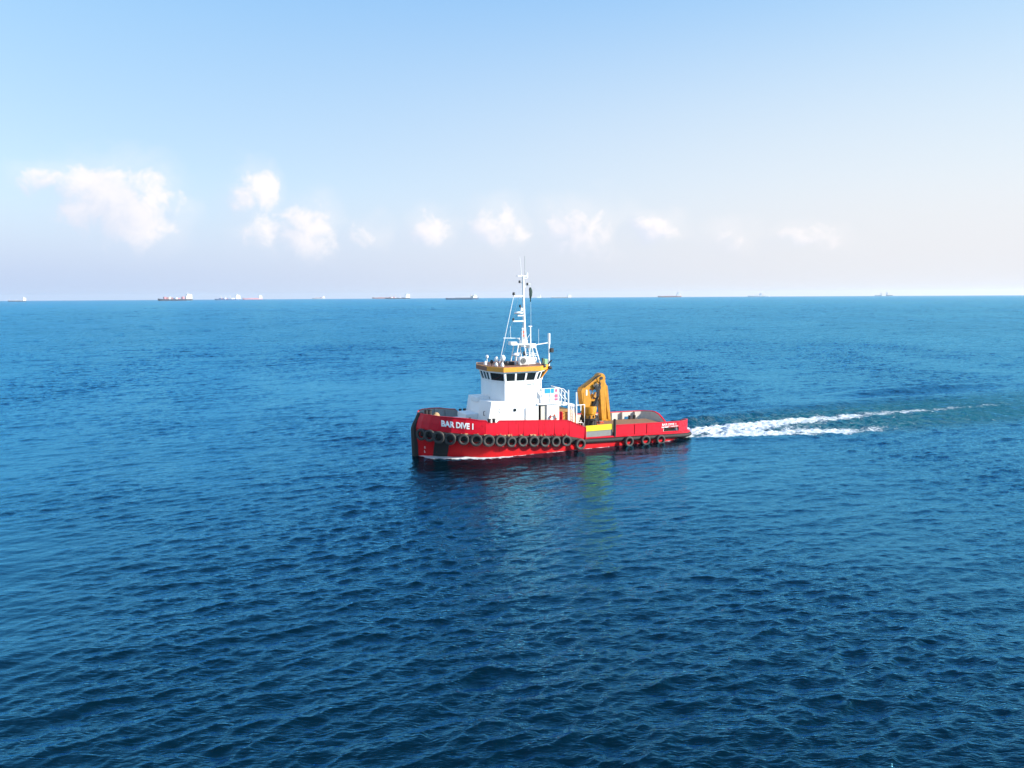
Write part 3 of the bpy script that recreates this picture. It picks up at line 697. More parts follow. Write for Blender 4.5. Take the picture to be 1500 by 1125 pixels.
# lettering under the windows (small, worn)
# ---- bridge wing platform aft of the wheelhouse
k = MB(); k.box(-2.75, -.30, -3.02, 3.02, 4.30, 4.42); plat = part('bridge_deck', k, WHITE)
rail = MB()
for z in (4.85, 5.30, 5.78): rail.tube([(-2.35, -2.95, z), (-.42, -2.95, z), (-.42, -1.2, z)], .03, 6)
for x in (-2.35, -1.4, -.42): rail.tube([(x, -2.95, 4.4), (x, -2.95, 5.78)], .035, 6)
part('railing', rail, WHITE2, plat, 60)
rail = MB()
for z in (4.85, 5.30, 5.78): rail.tube([(-2.35, 2.95, z), (-.42, 2.95, z), (-.42, 1.2, z)], .03, 6)
for x in (-2.35, -1.4, -.42): rail.tube([(x, 2.95, 4.4), (x, 2.95, 5.78)], .035, 6)
part('railing', rail, WHITE2, plat, 60)
k = MB(); k.box(-2.2, -.48, -2.93, -2.89, 4.46, 5.75); part('railing_screen', k, WHITE, plat)
k = MB(); k.box(-1.95, -1.02, -2.965, -2.945, 5.30, 5.80); part('name_board', k, BLUE, plat)
k = MB(); k.box(-.86, -.66, -2.965, -2.945, 5.42, 5.68); k.box(-.92, -.62, -2.965, -2.945, 4.62, 5.20); part('notice_board', k, PINK, plat)
k = MB(); k.box(-2.5, -2.35, -2.955, -2.915, 5.95, 6.4); k.box(-2.5, -2.36, -2.955, -2.915, 5.55, 5.78); part('wall_vent', k, GREYP, wh)
# stairway down to the aft deck
sw = MB()
for y in (-2.75, -2.05):
    sw.beam((-.35, y, 4.40), (1.15, y, 4.02), .05, .20); sw.beam((1.1, y, 4.05), (1.15, y, 1.1), .05, .12)
    sw.tube([(-.35, y, 5.70), (.1, y, 5.62), (.55, y, 5.15), (.62, y, 4.2)], .035, 6)
    sw.tube([(-.35, y, 5.20), (.05, y, 5.05), (.5, y, 4.55)], .03, 6)
    sw.tube([(.25, y, 4.3), (.25, y, 5.45)], .03, 6)
sw.box(-.3, 1.2, -2.75, -2.05, 4.05, 4.12)
part('stair_platform', sw, WHITE2, smooth=60)
ld = MB()
for y in (-2.75, -2.2): ld.tube([(1.22, y, 1.1), (1.22, y, 4.1)], .04, 6)
for i in range(9): ld.tube([(1.22, -2.75, 1.4 + i * .3), (1.22, -2.2, 1.4 + i * .3)], .025, 6)
part('ladder', ld, WHITE2, smooth=60)
for x, y, zt_ in ((.42, -3.1, 5.55), (1.22, -3.2, 5.30)):
    k = MB(); k.tube([(x, y, 1.2), (x, y, zt_)], .075, 10, r2=.06); part('white_post', k, WHITE2, smooth=60)
k = MB(); k.tube([(.42, -3.1, 4.05), (2.15, -3.1, 4.05), (2.15, -3.1, 1.2)], .05, 8); k.tube([(1.75, -3.1, 4.05), (1.75, -3.1, 3.5)], .04, 6); part('pipe_frame', k, WHITE2, smooth=60)
k = MB(); k.box(-.38, .05, -2.7, -2.2, 1.2, 3.45, bv=.03); part('fire_locker', k, RED)

# ---- mast and roof gear (all fixed to the tug)
mast = MB(); mast.tube([(-2.78, -.4, 9.6), (-2.88, -.4, 12.0), (-2.98, -.4, 16.2)], .17, 10, r2=.09); mast = part('mast', mast, WHITE2, smooth=60)
def mp_(name, mb, m=WHITE2, sm=50): return part(name, mb, m, mast, sm)
k = MB(); k.tube([(-3.12, -.4, 16.2), (-3.30, -.4, 17.95)], .022, 6); mp_('whip_antenna', k)
k = MB(); k.tube([(-2.76, -.4, 16.2), (-2.76, -.4, 18.0)], .03, 6); mp_('whip_antenna', k, GREYP)
k = MB(); k.box(-3.58, -2.55, -.55, -.25, 16.12, 16.2); k.box(-2.62, -2.5, -.5, -.3, 16.0, 16.45); k.box(-3.0, -2.56, -.5, -.3, 15.93, 15.98); mp_('masthead_platform', k)
k = MB(); k.tube([(-2.95, -.4, 15.1), (-2.5, -.4, 15.4), (-2.22, -.4, 15.45)], .03, 6); k.tube([(-2.95, -.4, 14.9), (-2.5, -.4, 15.38)], .02, 6); mp_('gaff', k)
for x, z in ((-3.32, 15.62), (-2.52, 15.4), (-3.28, 13.35)):
    k = MB(); k.lathe([(.05, -.12), (.10, -.1), (.10, .1), (.05, .13)], (x, -.4, z)); k.tube([(x, -.4, z - .08), (-2.95, -.4, z - .12)], .018, 5); mp_('navigation_light', k, DARK)
k = MB(); k.box(-3.95, -3.0, -.48, -.32, 14.25, 14.35); mp_('mast_arm', k)
k = MB(); k.lathe([(.06, -.13), (.13, -.1), (.13, .1), (.08, .15)], (-3.92, -.4, 14.5)); mp_('navigation_light', k, DARK)
k = MB(); k.lathe([(.05, -.2), (.12, -.15), (.11, .05), (.06, .12)], (-3.15, -.4, 13.1)); mp_('signal_horn', k)
k = MB(); k.lathe([(.04, -.13), (.36, -.08), (.42, 0), (.34, .10), (.04, .15)], (-3.45, -.4, 12.72), n=18); k.box(-3.55, -2.9, -.5, -.3, 12.42, 12.52); mp_('radar_dome', k)
k = MB(); k.box(-4.0, -2.92, -.5, -.3, 11.9, 12.02); mp_('mast_arm', k)
k = MB(); k.lathe([(.05, -.1), (.1, -.08), (.1, .1), (.05, .13)], (-3.98, -.4, 12.12)); mp_('navigation_light', k, DARK)
k = MB(); k.box(-4.35, -2.6, -.85, .05, 9.74, 9.86); k.box(-4.38, -3.75, -.75, -.05, 9.86, 10.05); k.box(-3.3, -2.62, -.7, -.1, 9.55, 10.2, bv=.04); mp_('mast_platform', k)
k = MB(); k.tube([(-5.0, -.4, 10.42), (-3.42, -.4, 10.36)], .03, 6); k.tube([(-4.25, -.4, 10.4), (-4.3, -.4, 11.5)], .018, 5); k.ball((-3.42, -.4, 10.33), .11); mp_('yardarm', k)
k = MB(); k.tube([(-3.2, -.75, 9.86), (-3.22, -.75, 11.2)], .05, 6); k.ball((-3.22, -.75, 11.25), .10); k.tube([(-3.0, -.1, 9.86), (-3.02, -.1, 11.0)], .04, 6); mp_('antenna_post', k)
for z_ in (10.6, 10.95):
    k = MB(); k.ball((-3.05, -.62, z_), .11); mp_('signal_lamp', k, BUOY)
k = MB()
for y in (-1.0, .2): k.tube([(-3.72, y * .8 - .1, 9.75), (-4.05, y, 7.92)], .055, 8); k.tube([(-3.10, y * .8 - .1, 9.75), (-2.84, y, 7.92)], .055, 8)
k.tube([(-3.85, -.9, 9.0), (-3.0, -.9, 9.0)], .035, 6); mp_('mast_leg', k)
k = MB(); k.box(-3.25, -3.08, -1.15, -.95, 8.75, 9.15, bv=.03); mp_('searchlight', k, DARK)
k = MB(); k.box(-3.78, -3.62, -.95, -.75, 9.42, 9.62, bv=.02); mp_('searchlight', k, DARK)
k = MB(); k.lathe([(.05, -.1), (.32, -.06), (.36, .02), (.22, .14), (.04, .2)], (-3.98, -.9, 8.84)); k.tube([(-3.98, -.9, 8.74), (-4.02, -.9, 7.92)], .08, 8); mp_('satellite_dome', k)
k = MB(); k.tube([(-3.95, -.4, 14.22), (-5.45, -.4, 7.95)], .028, 6); k.tube([(-3.15, -.4, 15.0), (-4.7, .9, 7.95)], .014, 5); mp_('stay_wire', k)
# the trestle aft of the mast
tr = MB(); tr.box(-2.56, -1.84, -.9, -.1, 9.42, 9.82, bv=.04)
for y in (-1.15, .15):
    yt = -.5 + (y + .5) * .6
    tr.tube([(-2.5, yt, 9.45), (-2.78, y, 7.92)], .055, 8); tr.tube([(-1.92, yt, 9.45), (-1.56, y, 7.92)], .06, 8); tr.tube([(-2.3, yt, 9.45), (-1.95, y, 8.3)], .03, 6)
    tr.tube([(-2.62, y * .9, 8.75), (-1.75, y * .9, 8.75)], .035, 6); tr.tube([(-2.5, y * .9, 8.9), (-1.8, y * .9, 8.9)], .025, 6)
trestle = part('trestle', tr, WHITE2, smooth=60)
k = MB(); k.tube([(-2.24, -.5, 9.8), (-2.27, -.5, 11.45)], .045, 6); k.box(-2.45, -2.1, -.55, -.45, 11.42, 11.5); k.tube([(-2.75, -.45, 10.1), (-2.26, -.5, 10.8)], .025, 6); part('antenna_post', k, WHITE2, trestle, 60)
k = MB(); k.tube([(-1.4, -.5, 9.75), (-1.4, -.5, 11.2)], .012, 5); part('whip_antenna', k, WHITE2, trestle)
k = MB(); k.tube([(-1.84, -.5, 9.68), (-.3, -.5, 9.86)], .05, 8); part('exhaust_brace', k, WHITE2, trestle, 60)
k = MB(); k.box(-2.76, -1.86, -1.1, .1, 7.92, 8.16 + .38, bv=.04); part('equipment_cabinet', k, WHITE, trestle)
pole = MB(); pole.tube([(-.3, -.5, 7.4), (-.3, -.5, 9.7)], .07, 10); pole.tube([(-.3, -.5, 9.7), (-.3, -.5, 10.75)], .115, 10); pole.tube([(-.3, -.5, 7.45), (-1.4, -.5, 7.7)], .06, 8); pole = part('signal_pole', pole, WHITE2, smooth=60)
k = MB(); k.box(-.22, .12, -.72, -.4, 8.92, 9.34, bv=.05); part('floodlight', k, DARK, pole)
k = MB(); k.tube([(-.6, -.5, 7.6), (-.1, -.7, 8.2)], .06, 8); part('floodlight_arm', k, DARK, pole)
# small gear round the roof edge
for nm, x, y, z, r, mm in (('roof_antenna', -6.75, -.6, 8.75, .14, WHITE2), ('roof_antenna', -6.1, -1.3, 8.55, .20, WHITE2), ('roof_antenna', -5.6, -1.6, 8.65, .24, WHITE2), ('roof_lamp', -6.45, -1.0, 8.3, .16, DARK), ('roof_lamp', -5.35, -2.0, 8.25, .15, DARK)):
    k = MB(); k.tube([(x, y, 7.92), (x, y, z)], .035, 6); k.ball((x, y, z), r, sz=1.2); part(nm, k, mm, smooth=60)
for x, y in ((-6.3, -1.7), (-5.9, -2.2), (-6.6, .2)):
    k = MB(); k.lathe([(.14, 0), (.16, .15), (.10, .3), (.04, .36)], (x, y, 7.93)); part('roof_vent', k, WHITE2, smooth=50)
k = MB(); k.box(-5.2, -4.3, -1.3, -.3, 7.93, 8.25, bv=.04); part('roof_hatch', k, DARK)
k = MB(); k.box(-1.62, -1.28, -2.2, -1.8, 7.93, 8.45, bv=.03); part('roof_locker', k, GREEN)
k = MB(); k.lathe([(.22, 0), (.24, .1), (.2, .25), (.05, .33)], (-1.95, -2.7, 7.75)); part('roof_lamp', k, DARK, smooth=50)
for y in (1.4, .6, -1.4):
    k = MB(); k.tube([(-1.5, y, 7.93), (-1.45, y, 8.35)], .05, 6); k.ball((-1.42, y, 8.38), .12); part('roof_lamp', k, DARK, smooth=50)

# ---- lettering
def text_mesh(txt, size, bold=.0):
    cu = bpy.data.curves.new('letters', 'FONT'); cu.body = txt; cu.size = size; cu.offset = bold; cu.resolution_u = 3
    o = bpy.data.objects.new('letters', cu); COL.objects.link(o)
    me = bpy.data.meshes.new_from_object(o.evaluated_get(bpy.context.evaluated_depsgraph_get()))
    bpy.data.objects.remove(o); bpy.data.curves.remove(cu)
    return [tuple(v.co) for v in me.vertices], [tuple(p.vertices) for p in me.polygons]
def letter_side(name, txt, x0, x1, z0, z1, hgt, bv, parent, off=.02, bold=.012, yc=None):
    vs, fs = text_mesh(txt, 1.0, bold)
    u0 = min(v[0] for v in vs); u1 = max(v[0] for v in vs); h1 = max(v[1] for v in vs)
    out = []
    for u, v, _ in vs:
        a = (u - u0) / (u1 - u0); x = x0 + (x1 - x0) * a; z = z0 + (z1 - z0) * a + v / h1 * hgt
        y = side_y(x, z, bv)[0] if bv else yc
        out.append((x, y - off, z))
    m = MB(); m.add(out, fs); return m.build(name, LETTER, parent, fix=False)
letter_side('name_lettering', 'BAR DIVE 1', -12.0, -9.42, 2.98, 2.66, .52, bbv, tug, .03, .045)
letter_side('stern_lettering', 'BAR DIVE 1', 10.35, 12.0, 1.56, 1.52, .22, None, tug, 0, .015, -4.02)
def strokes(name, x0, x1, z, hgt, y, m, parent, seed, gap=None):     # a worn line of lettering, too small to read
    rnd = random.Random(seed); k = MB(); x = x0
    while x < x1:
        w = rnd.uniform(.05, .10)
        if not (gap and gap[0] < x < gap[1]):
            k.box(x, x + .025, y - .004, y + .004, z, z + hgt)
            k.box(x + .026, x + w, y - .004, y + .004, z + (hgt * rnd.choice((0, .4, .75))), z + hgt * rnd.choice((.9, 1.0)))
        x += w + .03
    o = k.build(name, m, parent); o['kind'] = 'stuff'; return o
strokes('port_lettering', 10.3, 12.2, 1.34, .13, -4.02, LETTER, tug, 1, (11.2, 11.33))
strokes('wall_lettering', -3.75, -3.05, 6.2, .14, -2.91, GREYP, wh, 2)
for z in (.35, .75):
    k = MB(); y = side_y(-12.9, z, hbv)[0] - .03
    k.box(-13.02, -12.98, y - .01, y + .02, z, z + .2); k.box(-12.94, -12.80, y - .01, y + .02, z + .12, z + .2); k.box(-12.94, -12.80, y - .01, y + .02, z, z + .07); part('draught_mark', k, LETTER)['kind'] = 'stuff'

# ---------------------------------------------------------------- things on the tug
ORD = ['first', 'second', 'third', 'fourth', 'fifth', 'sixth', 'seventh', 'eighth', 'ninth', 'tenth', 'eleventh', 'twelfth', 'thirteenth', 'fourteenth', 'fifteenth', 'sixteenth', 'seventeenth', 'eighteenth']
def tyre_mesh():
    m = MB(); prof = []
    for a in range(14):
        t = 2 * math.pi * a / 14
        cr, ch = math.cos(t), math.sin(t)
        rr = .415 + .125 * math.copysign(abs(cr) ** .7, cr); hh = .155 * math.copysign(abs(ch) ** .6, ch)
        prof.append((rr, hh))
    m.lathe(prof, (0, 0, 0), 'y', 28, close=True)
    return m
tm = tyre_mesh()
TY = [(-13.12, 2.12, 0), (-12.62, 2.08, 0), (-12.02, 1.98, 0), (-11.16, 1.86, 0), (-10.16, 1.80, 0), (-9.15, 1.72, 0), (-8.13, 1.63, 0), (-7.08, 1.54, 0), (-6.02, 1.35, 0), (-4.92, 1.31, 0), (-3.82, 1.23, 0), (-2.71, 1.12, 0), (-1.6, 1.03, 0), (-.5, 1.0, 0), (.98, .58, 1), (6.27, .40, 1), (8.17, .36, 1), (9.9, .29, 1)]
tyre_src = None
for i, (x, z, aft) in enumerate(TY):
    y, nr = side_y(x, max(z, .1), hbv)
    nr = nr if nr.y < 0 else -nr
    ang = math.atan2(nr.x, -nr.y)                  # turn of the hull side in plan
    off = .40 if not aft else .52
    if aft: y = -4.0
    loc = Vector((x, y, z)) + Vector((nr.x, nr.y, 0)).normalized() * off if not aft else Vector((x, y - .42, z))
    e = empty('tyre_fender', TUG_M @ loc, YAW + ang + random.uniform(-.05, .05))
    if aft: lab = f'low black tyre fender on the aft hull, {ORD[i - 14]} of four from bow to stern'
    elif i < 3: lab = f'black tyre fender in shade under the bow, {ORD[i]} from the stem'
    else: lab = f'black tyre fender in the row below the red bulwark, {ORD[i]} counted from the stem'
    tag(e, lab, 'tyre', 'tyre fenders hung along the port side')
    if tyre_src is None: ty = tm.build('tyre', TYRE, e, 35); tyre_src = ty
    else: ty = tyre_src.copy(); COL.objects.link(ty); ty.parent = e
    ty.rotation_euler = (random.uniform(-.10, .03), random.uniform(0, 6.2), random.uniform(-.06, .06)); s_ = random.uniform(.90, 1.07); ty.scale = (s_, random.uniform(.9, 1.1), s_)
    topz = (zk(x) - z + .12) if not aft else .48
    k = MB(); inner = off - .05
    k.tube([(-.10, .02, .42), (-.16, inner * .6, topz * .8), (-.2, inner, max(.5, topz))], .03, 6); k.tube([(.10, .02, .42), (.14, inner * .6, topz * .8), (.18, inner, max(.5, topz))], .03, 6)
    k.build('hanging_rope', DARK if (aft or i % 3 == 0) else ROPE, e)
# knuckle rope lashings are part of the tug
for i in range(26):
    x = -10.4 + i * .32
    if random.random() < .45 or x > -2.6: continue
    y = side_y(x, zk(x) + .06, bbv)[0]
    k = MB(); k.box(x, x + random.uniform(.16, .30), y - .05, y + .02, zk(x) - .05, zk(x) + random.uniform(.02, .10)); part('rope_lashing', k, ROPE)

# lifebuoy
e = empty('lifebuoy', TW(-1.11, -2.99, 2.98), YAW); tag(e, 'orange and white lifebuoy hung on the white deckhouse beside the doorway', 'lifebuoy')
for q in range(8):
    m = MB(); rings = []
    for s_ in range(5):
        a = (q + s_ / 4) * math.pi / 4
        c = Vector((.30 * math.cos(a), 0, .30 * math.sin(a))); rd = Vector((math.cos(a), 0, math.sin(a)))
        rings.append([c + rd * .085 * math.cos(t * math.pi / 4) + Vector((0, 1, 0)) * .07 * math.sin(t * math.pi / 4) for t in range(8)])
    m.loft(rings, True, True); m.build('ring_segment', BUOY if q % 2 else LETTER, e, 50)
# air conditioner on the wheelhouse roof
e = empty('air_conditioner', TW(-3.55, -1.75, 7.93), YAW); tag(e, 'white air conditioning unit with dark fan on the orange-edged wheelhouse roof', 'air conditioner')
m = MB(); m.box(-.5, .5, -.2, .2, .06, .78, bv=.03); m.build('casing', WHITE2, e)
m = MB(); m.lathe([(.29, -.222), (.29, -.19)], (-.14, 0, .42), 'y', 22); m.build('fan_opening', DARK, e, 40)
for r_ in (.09, .17, .25):
    m = MB(); m.lathe([(r_ - .012, -.235), (r_ + .012, -.235), (r_ + .012, -.222), (r_ - .012, -.222)], (-.14, 0, .42), 'y', 22, close=True); m.build('fan_guard', STEEL, e)
m = MB(); m.box(-.42, -.34, -.2, .2, 0, .06); m.box(.34, .42, -.2, .2, 0, .06); m.build('foot_rail', STEEL, e)
# flag hanging limp from the gaff
e = empty('flag', TW(-2.2, -.4, 13.75), YAW); tag(e, 'dark green flag hanging limp from a halyard on the mast', 'flag')
m = MB(); L = []
for i in range(15):
    z = 1.35 * (1 - i / 14); w = .03 + .11 * math.sin(math.pi * min(1, (i + 1) / 12)) ** .8
    L.append([(w * math.cos(t) * (1 + .5 * math.sin(3 * t + i * .4)), .08 * math.sin(t), z) for t in [2 * math.pi * q / 12 for q in range(12)]])
m.loft(L, True, True); m.build('cloth', FLAG, e, 60)
m = MB(); m.tube([(0, 0, 1.35), (-.02, 0, 1.70)], .012, 5); m.tube([(.03, 0, .1), (.05, 0, -3.9), (0, 0, -5.8)], .010, 5); m.build('halyard', WHITE2, e)

# deck crane
e = empty('deck_crane', TW(3.9, -1.0, 1.12), YAW)
tag(e, 'yellow knuckle boom crane folded up on the aft deck of the tug', 'crane')
def cp(name, mb, m=CRANE, parent=None, sm=30): return mb.build(name, m, parent or e, sm)
def CX(x, z): return (x - 3.9, 0.0, z - 1.12)
k = MB(); k.lathe([(1.05, 0), (1.05, .16), (.80, .24), (.74, 1.05), (.92, 1.12), (.92, 1.28)], (-.05, 0, 0), n=20); cp('pedestal', k, DARK)
for a in range(9):
    t = a * .7 + .2; r0 = .95
    k = MB(); k.tube([(r0 * math.cos(t), r0 * math.sin(t), .12), (1.0 * math.cos(t + .3), 1.0 * math.sin(t + .3), .7), (.85 * math.cos(t + .5), .85 * math.sin(t + .5), 1.35)], .05, 6); cp('hose', k, DARK)
k = MB(); k.lathe([(.66, 1.28), (.66, 1.62), (.74, 1.72), (.80, 2.28), (.80, 2.42), (.60, 2.46)], (-.12, 0, 0), n=20); tt = cp('turntable', k)
for a in range(10):
    t = a * math.pi / 5; k = MB(); k.box(-.05, .05, -.05, .05, 0, .24, bv=.01)
    o = cp('turntable_bolt', k, DARK, tt); o.location = (-.12 + .70 * math.cos(t), .70 * math.sin(t), 1.34)
k = MB(); k.prism_y([CX(2.98, 3.5)[::2], CX(3.98, 3.5)[::2], CX(3.82, 4.3)[::2], CX(3.55, 5.30)[::2], CX(3.25, 5.48)[::2], CX(2.88, 5.42)[::2], CX(2.74, 5.1)[::2]], -.42, .42); col = cp('column', k)
k = MB(); k.beam(CX(3.05, 3.9), CX(2.98, 5.0), .88, .12); cp('column_rib', k, CRANE, col)
k = MB(); k.box(-.66, -.52, -.45, -.42, 3.55, 4.1); cp('warning_plate', k, LETTER, col)
k = MB(); k.lathe([(.20, -.38), (.20, .38)], CX(2.98, 5.15), 'y', 16); cp('pivot_pin', k, DARK, col, 40)
k = MB(); k.beam(CX(3.0, 5.16), CX(4.95, 6.30), .62, .66, h2=.74); k.beam(CX(3.9, 5.40), CX(4.7, 5.90), .52, .80); mb_ = cp('main_boom', k)
k = MB(); k.lathe([(.46, -.36), (.48, -.28), (.48, .28), (.46, .36)], CX(4.98, 6.28), 'y', 20); cp('elbow', k, CRANE, None, 40)
k = MB(); k.lathe([(.16, -.42), (.16, .42)], CX(4.98, 6.28), 'y', 14); cp('elbow_pin', k, DARK, None, 40)
k = MB(); k.beam(CX(5.10, 6.2), CX(5.38, 2.05), .60, .78, h2=.62); ob = cp('outer_boom', k)
k = MB(); k.beam(CX(5.60, 5.45), CX(6.04, 2.0), .50, .40, h2=.36); cp('telescopic_section', k, CRANE, ob)
k = MB(); k.beam(CX(5.30, 5.9), CX(5.62, 5.3), .44, .36); cp('boom_bracket', k, CRANE, ob)
k = MB(); k.tube([CX(5.40, 5.6), CX(5.72, 2.4)], .07, 8); k2 = cp('extension_cylinder', k, STEEL, ob, 50)
k = MB(); k.beam(CX(5.1, 2.12), CX(6.15, 2.02), .5, .18); cp('boom_head', k, CRANE, ob)
k = MB(); k.tube([CX(4.02, 3.9), CX(4.18, 4.75)], .13, 12); cy = cp('lift_cylinder', k, CRANE, None, 50)
k = MB(); k.tube([CX(4.18, 4.75), CX(4.32, 5.5)], .07, 10); cp('piston_rod', k, STEEL, cy, 50)
k = MB(); k.tube([CX(3.72, 4.2), CX(3.92, 5.05)], .12, 12); cp('hydraulic_cylinder', k, LETTER, None, 50)
k = MB(); k.beam(CX(3.7, 4.15), CX(4.5, 4.10), .5, .22); cp('cross_link', k)
k = MB(); k.box(.35, .85, -.3, .3, 2.45, 2.95, bv=.04); cp('valve_block', k, DARK)
for j in range(5):
    y = -.46 - .02 * j; k = MB()
    k.tube([CX(4.0 + .08 * j, 5.65)[:1] + (y,) + CX(0, 5.65 + .05 * j)[2:], (.45 + .1 * j, y - .05, 4.05 + .1 * j), (.75, y - .10, 4.15 + .14 * j), (.92 - .05 * j, y - .06, 4.6 + .1 * j), (.80, y - .02, 5.0)], .035, 6); cp('hose', k, DARK)
k = MB(); k.tube([(.1, -.30, 4.9), (.55, -.36, 5.35), (1.0, -.34, 5.52), (1.25, -.3, 5.4)], .035, 6); cp('hose', k, DARK)
k = MB(); k.tube([(1.42, -.26, 4.9), (1.58, -.28, 3.0), (1.5, -.27, 1.3)], .03, 6); cp('hose', k, DARK)
for y in (-.75, .75):
    k = MB(); k.beam((.4, y, .62), (2.0, y, .55), .16, .14); cp('outrigger_beam', k, BUOY)
k = MB(); k.lathe([(.16, -.16), (.34, -.13), (.34, .0), (.16, .03)], (.62, -.42, 4.28), 'y', 18); cp('hose_reel', k, DARK, None, 40)
k = MB(); k.beam(CX(4.15, 4.62), CX(4.75, 4.25), .55, .26); cp('link_arm', k, OCHRE)
k = MB(); k.tube([CX(4.3, 3.75), CX(4.55, 4.9)], .11, 10); cp('link_cylinder', k, OCHRE, None, 50)
k = MB(); k.box(.1, .62, -.52, .3, 2.35, 2.75, bv=.05); cp('valve_bank', k, DARK)
for j in range(4):
    k = MB(); k.tube([(-.05 + .1 * j, -.5, 2.5), (.25 + .1 * j, -.62 - .03 * j, 3.0 + .1 * j), (.5 + .06 * j, -.6, 3.5), (.45 + .1 * j, -.5, 4.1)], .04, 6); cp('hose', k, DARK)
k = MB(); k.tube([(-.9, -.46, 4.35), (-.3, -.5, 4.75), (.5, -.48, 5.25), (.95, -.46, 5.45)], .045, 6); cp('hose', k, DARK)
# ochre winch between house and crane
e = empty('towing_winch', TW(.95, .2, 1.12), YAW); tag(e, 'ochre towing winch behind the white pipe frame and wheelhouse', 'winch')
k = MB(); k.box(-1.1, 1.2, -2.1, 2.1, 0, .25, bv=.03); k.build('bed_frame', OCHRE, e)
k = MB(); k.lathe([(.45, -1.5), (.45, 1.5)], (.1, 0, 1.15), 'y', 20); k.build('cable_drum', DARK, e, 40)
for y in (-1.6, 1.5):
    k = MB(); k.lathe([(.95, y - .06), (.95, y + .06)], (.1, 0, 1.15), 'y', 22); k.build('drum_flange', OCHRE, e, 40)
k = MB(); k.prism_y([(-1.05, .25), (1.1, .25), (.8, 2.1), (-.9, 2.25)], -2.1, -1.95); k.build('side_plate', OCHRE, e)
k = MB(); k.prism_y([(-1.05, .25), (1.1, .25), (.8, 2.1), (-.9, 2.25)], 1.95, 2.1); k.build('side_plate', OCHRE, e)
for i in range(6):
    k = MB(); k.beam((.35, -2.16, .5 + i * .3), (.95 - .03 * i, -2.16, .5 + i * .3), .10, .10); k.build('step', CRANE, e)
k = MB(); k.box(-1.0, .9, -1.95, 1.95, 2.10, 2.22, bv=.02); k.build('top_guard', OCHRE, e)
# blue drum beside the crane
e = empty('oil_drum', TW(5.0, .9, 1.12), YAW); tag(e, 'blue drum on the wooden deck behind the folded crane boom', 'drum')
k = MB(); k.lathe([(.05, 0), (.29, 0), (.30, .03), (.29, .28), (.305, .30), (.29, .32), (.29, .58), (.305, .60), (.29, .62), (.30, .88), (.28, .90), (.05, .89)], n=20); k.build('drum_body', BLUEP, e, 40)
# coil of black hose at the crane foot
e = empty('hose_coil', TW(2.75, -2.75, 1.12), YAW); tag(e, 'heap of black hose on deck at the foot of the crane', 'hose')
for j in range(7):
    m = MB(); rr_ = .62 - .05 * (j % 3); pts = [(rr_ * math.cos(t) * (1.3 if j % 2 else 1.1) + random.uniform(-.04, .04), rr_ * .75 * math.sin(t), .06 + j * .11 + .03 * math.sin(2 * t + j)) for t in [2 * math.pi * q / 16 for q in range(17)]]
    m.tube(pts, .065, 7); m.build('hose_loop', BLACK, e, 60)

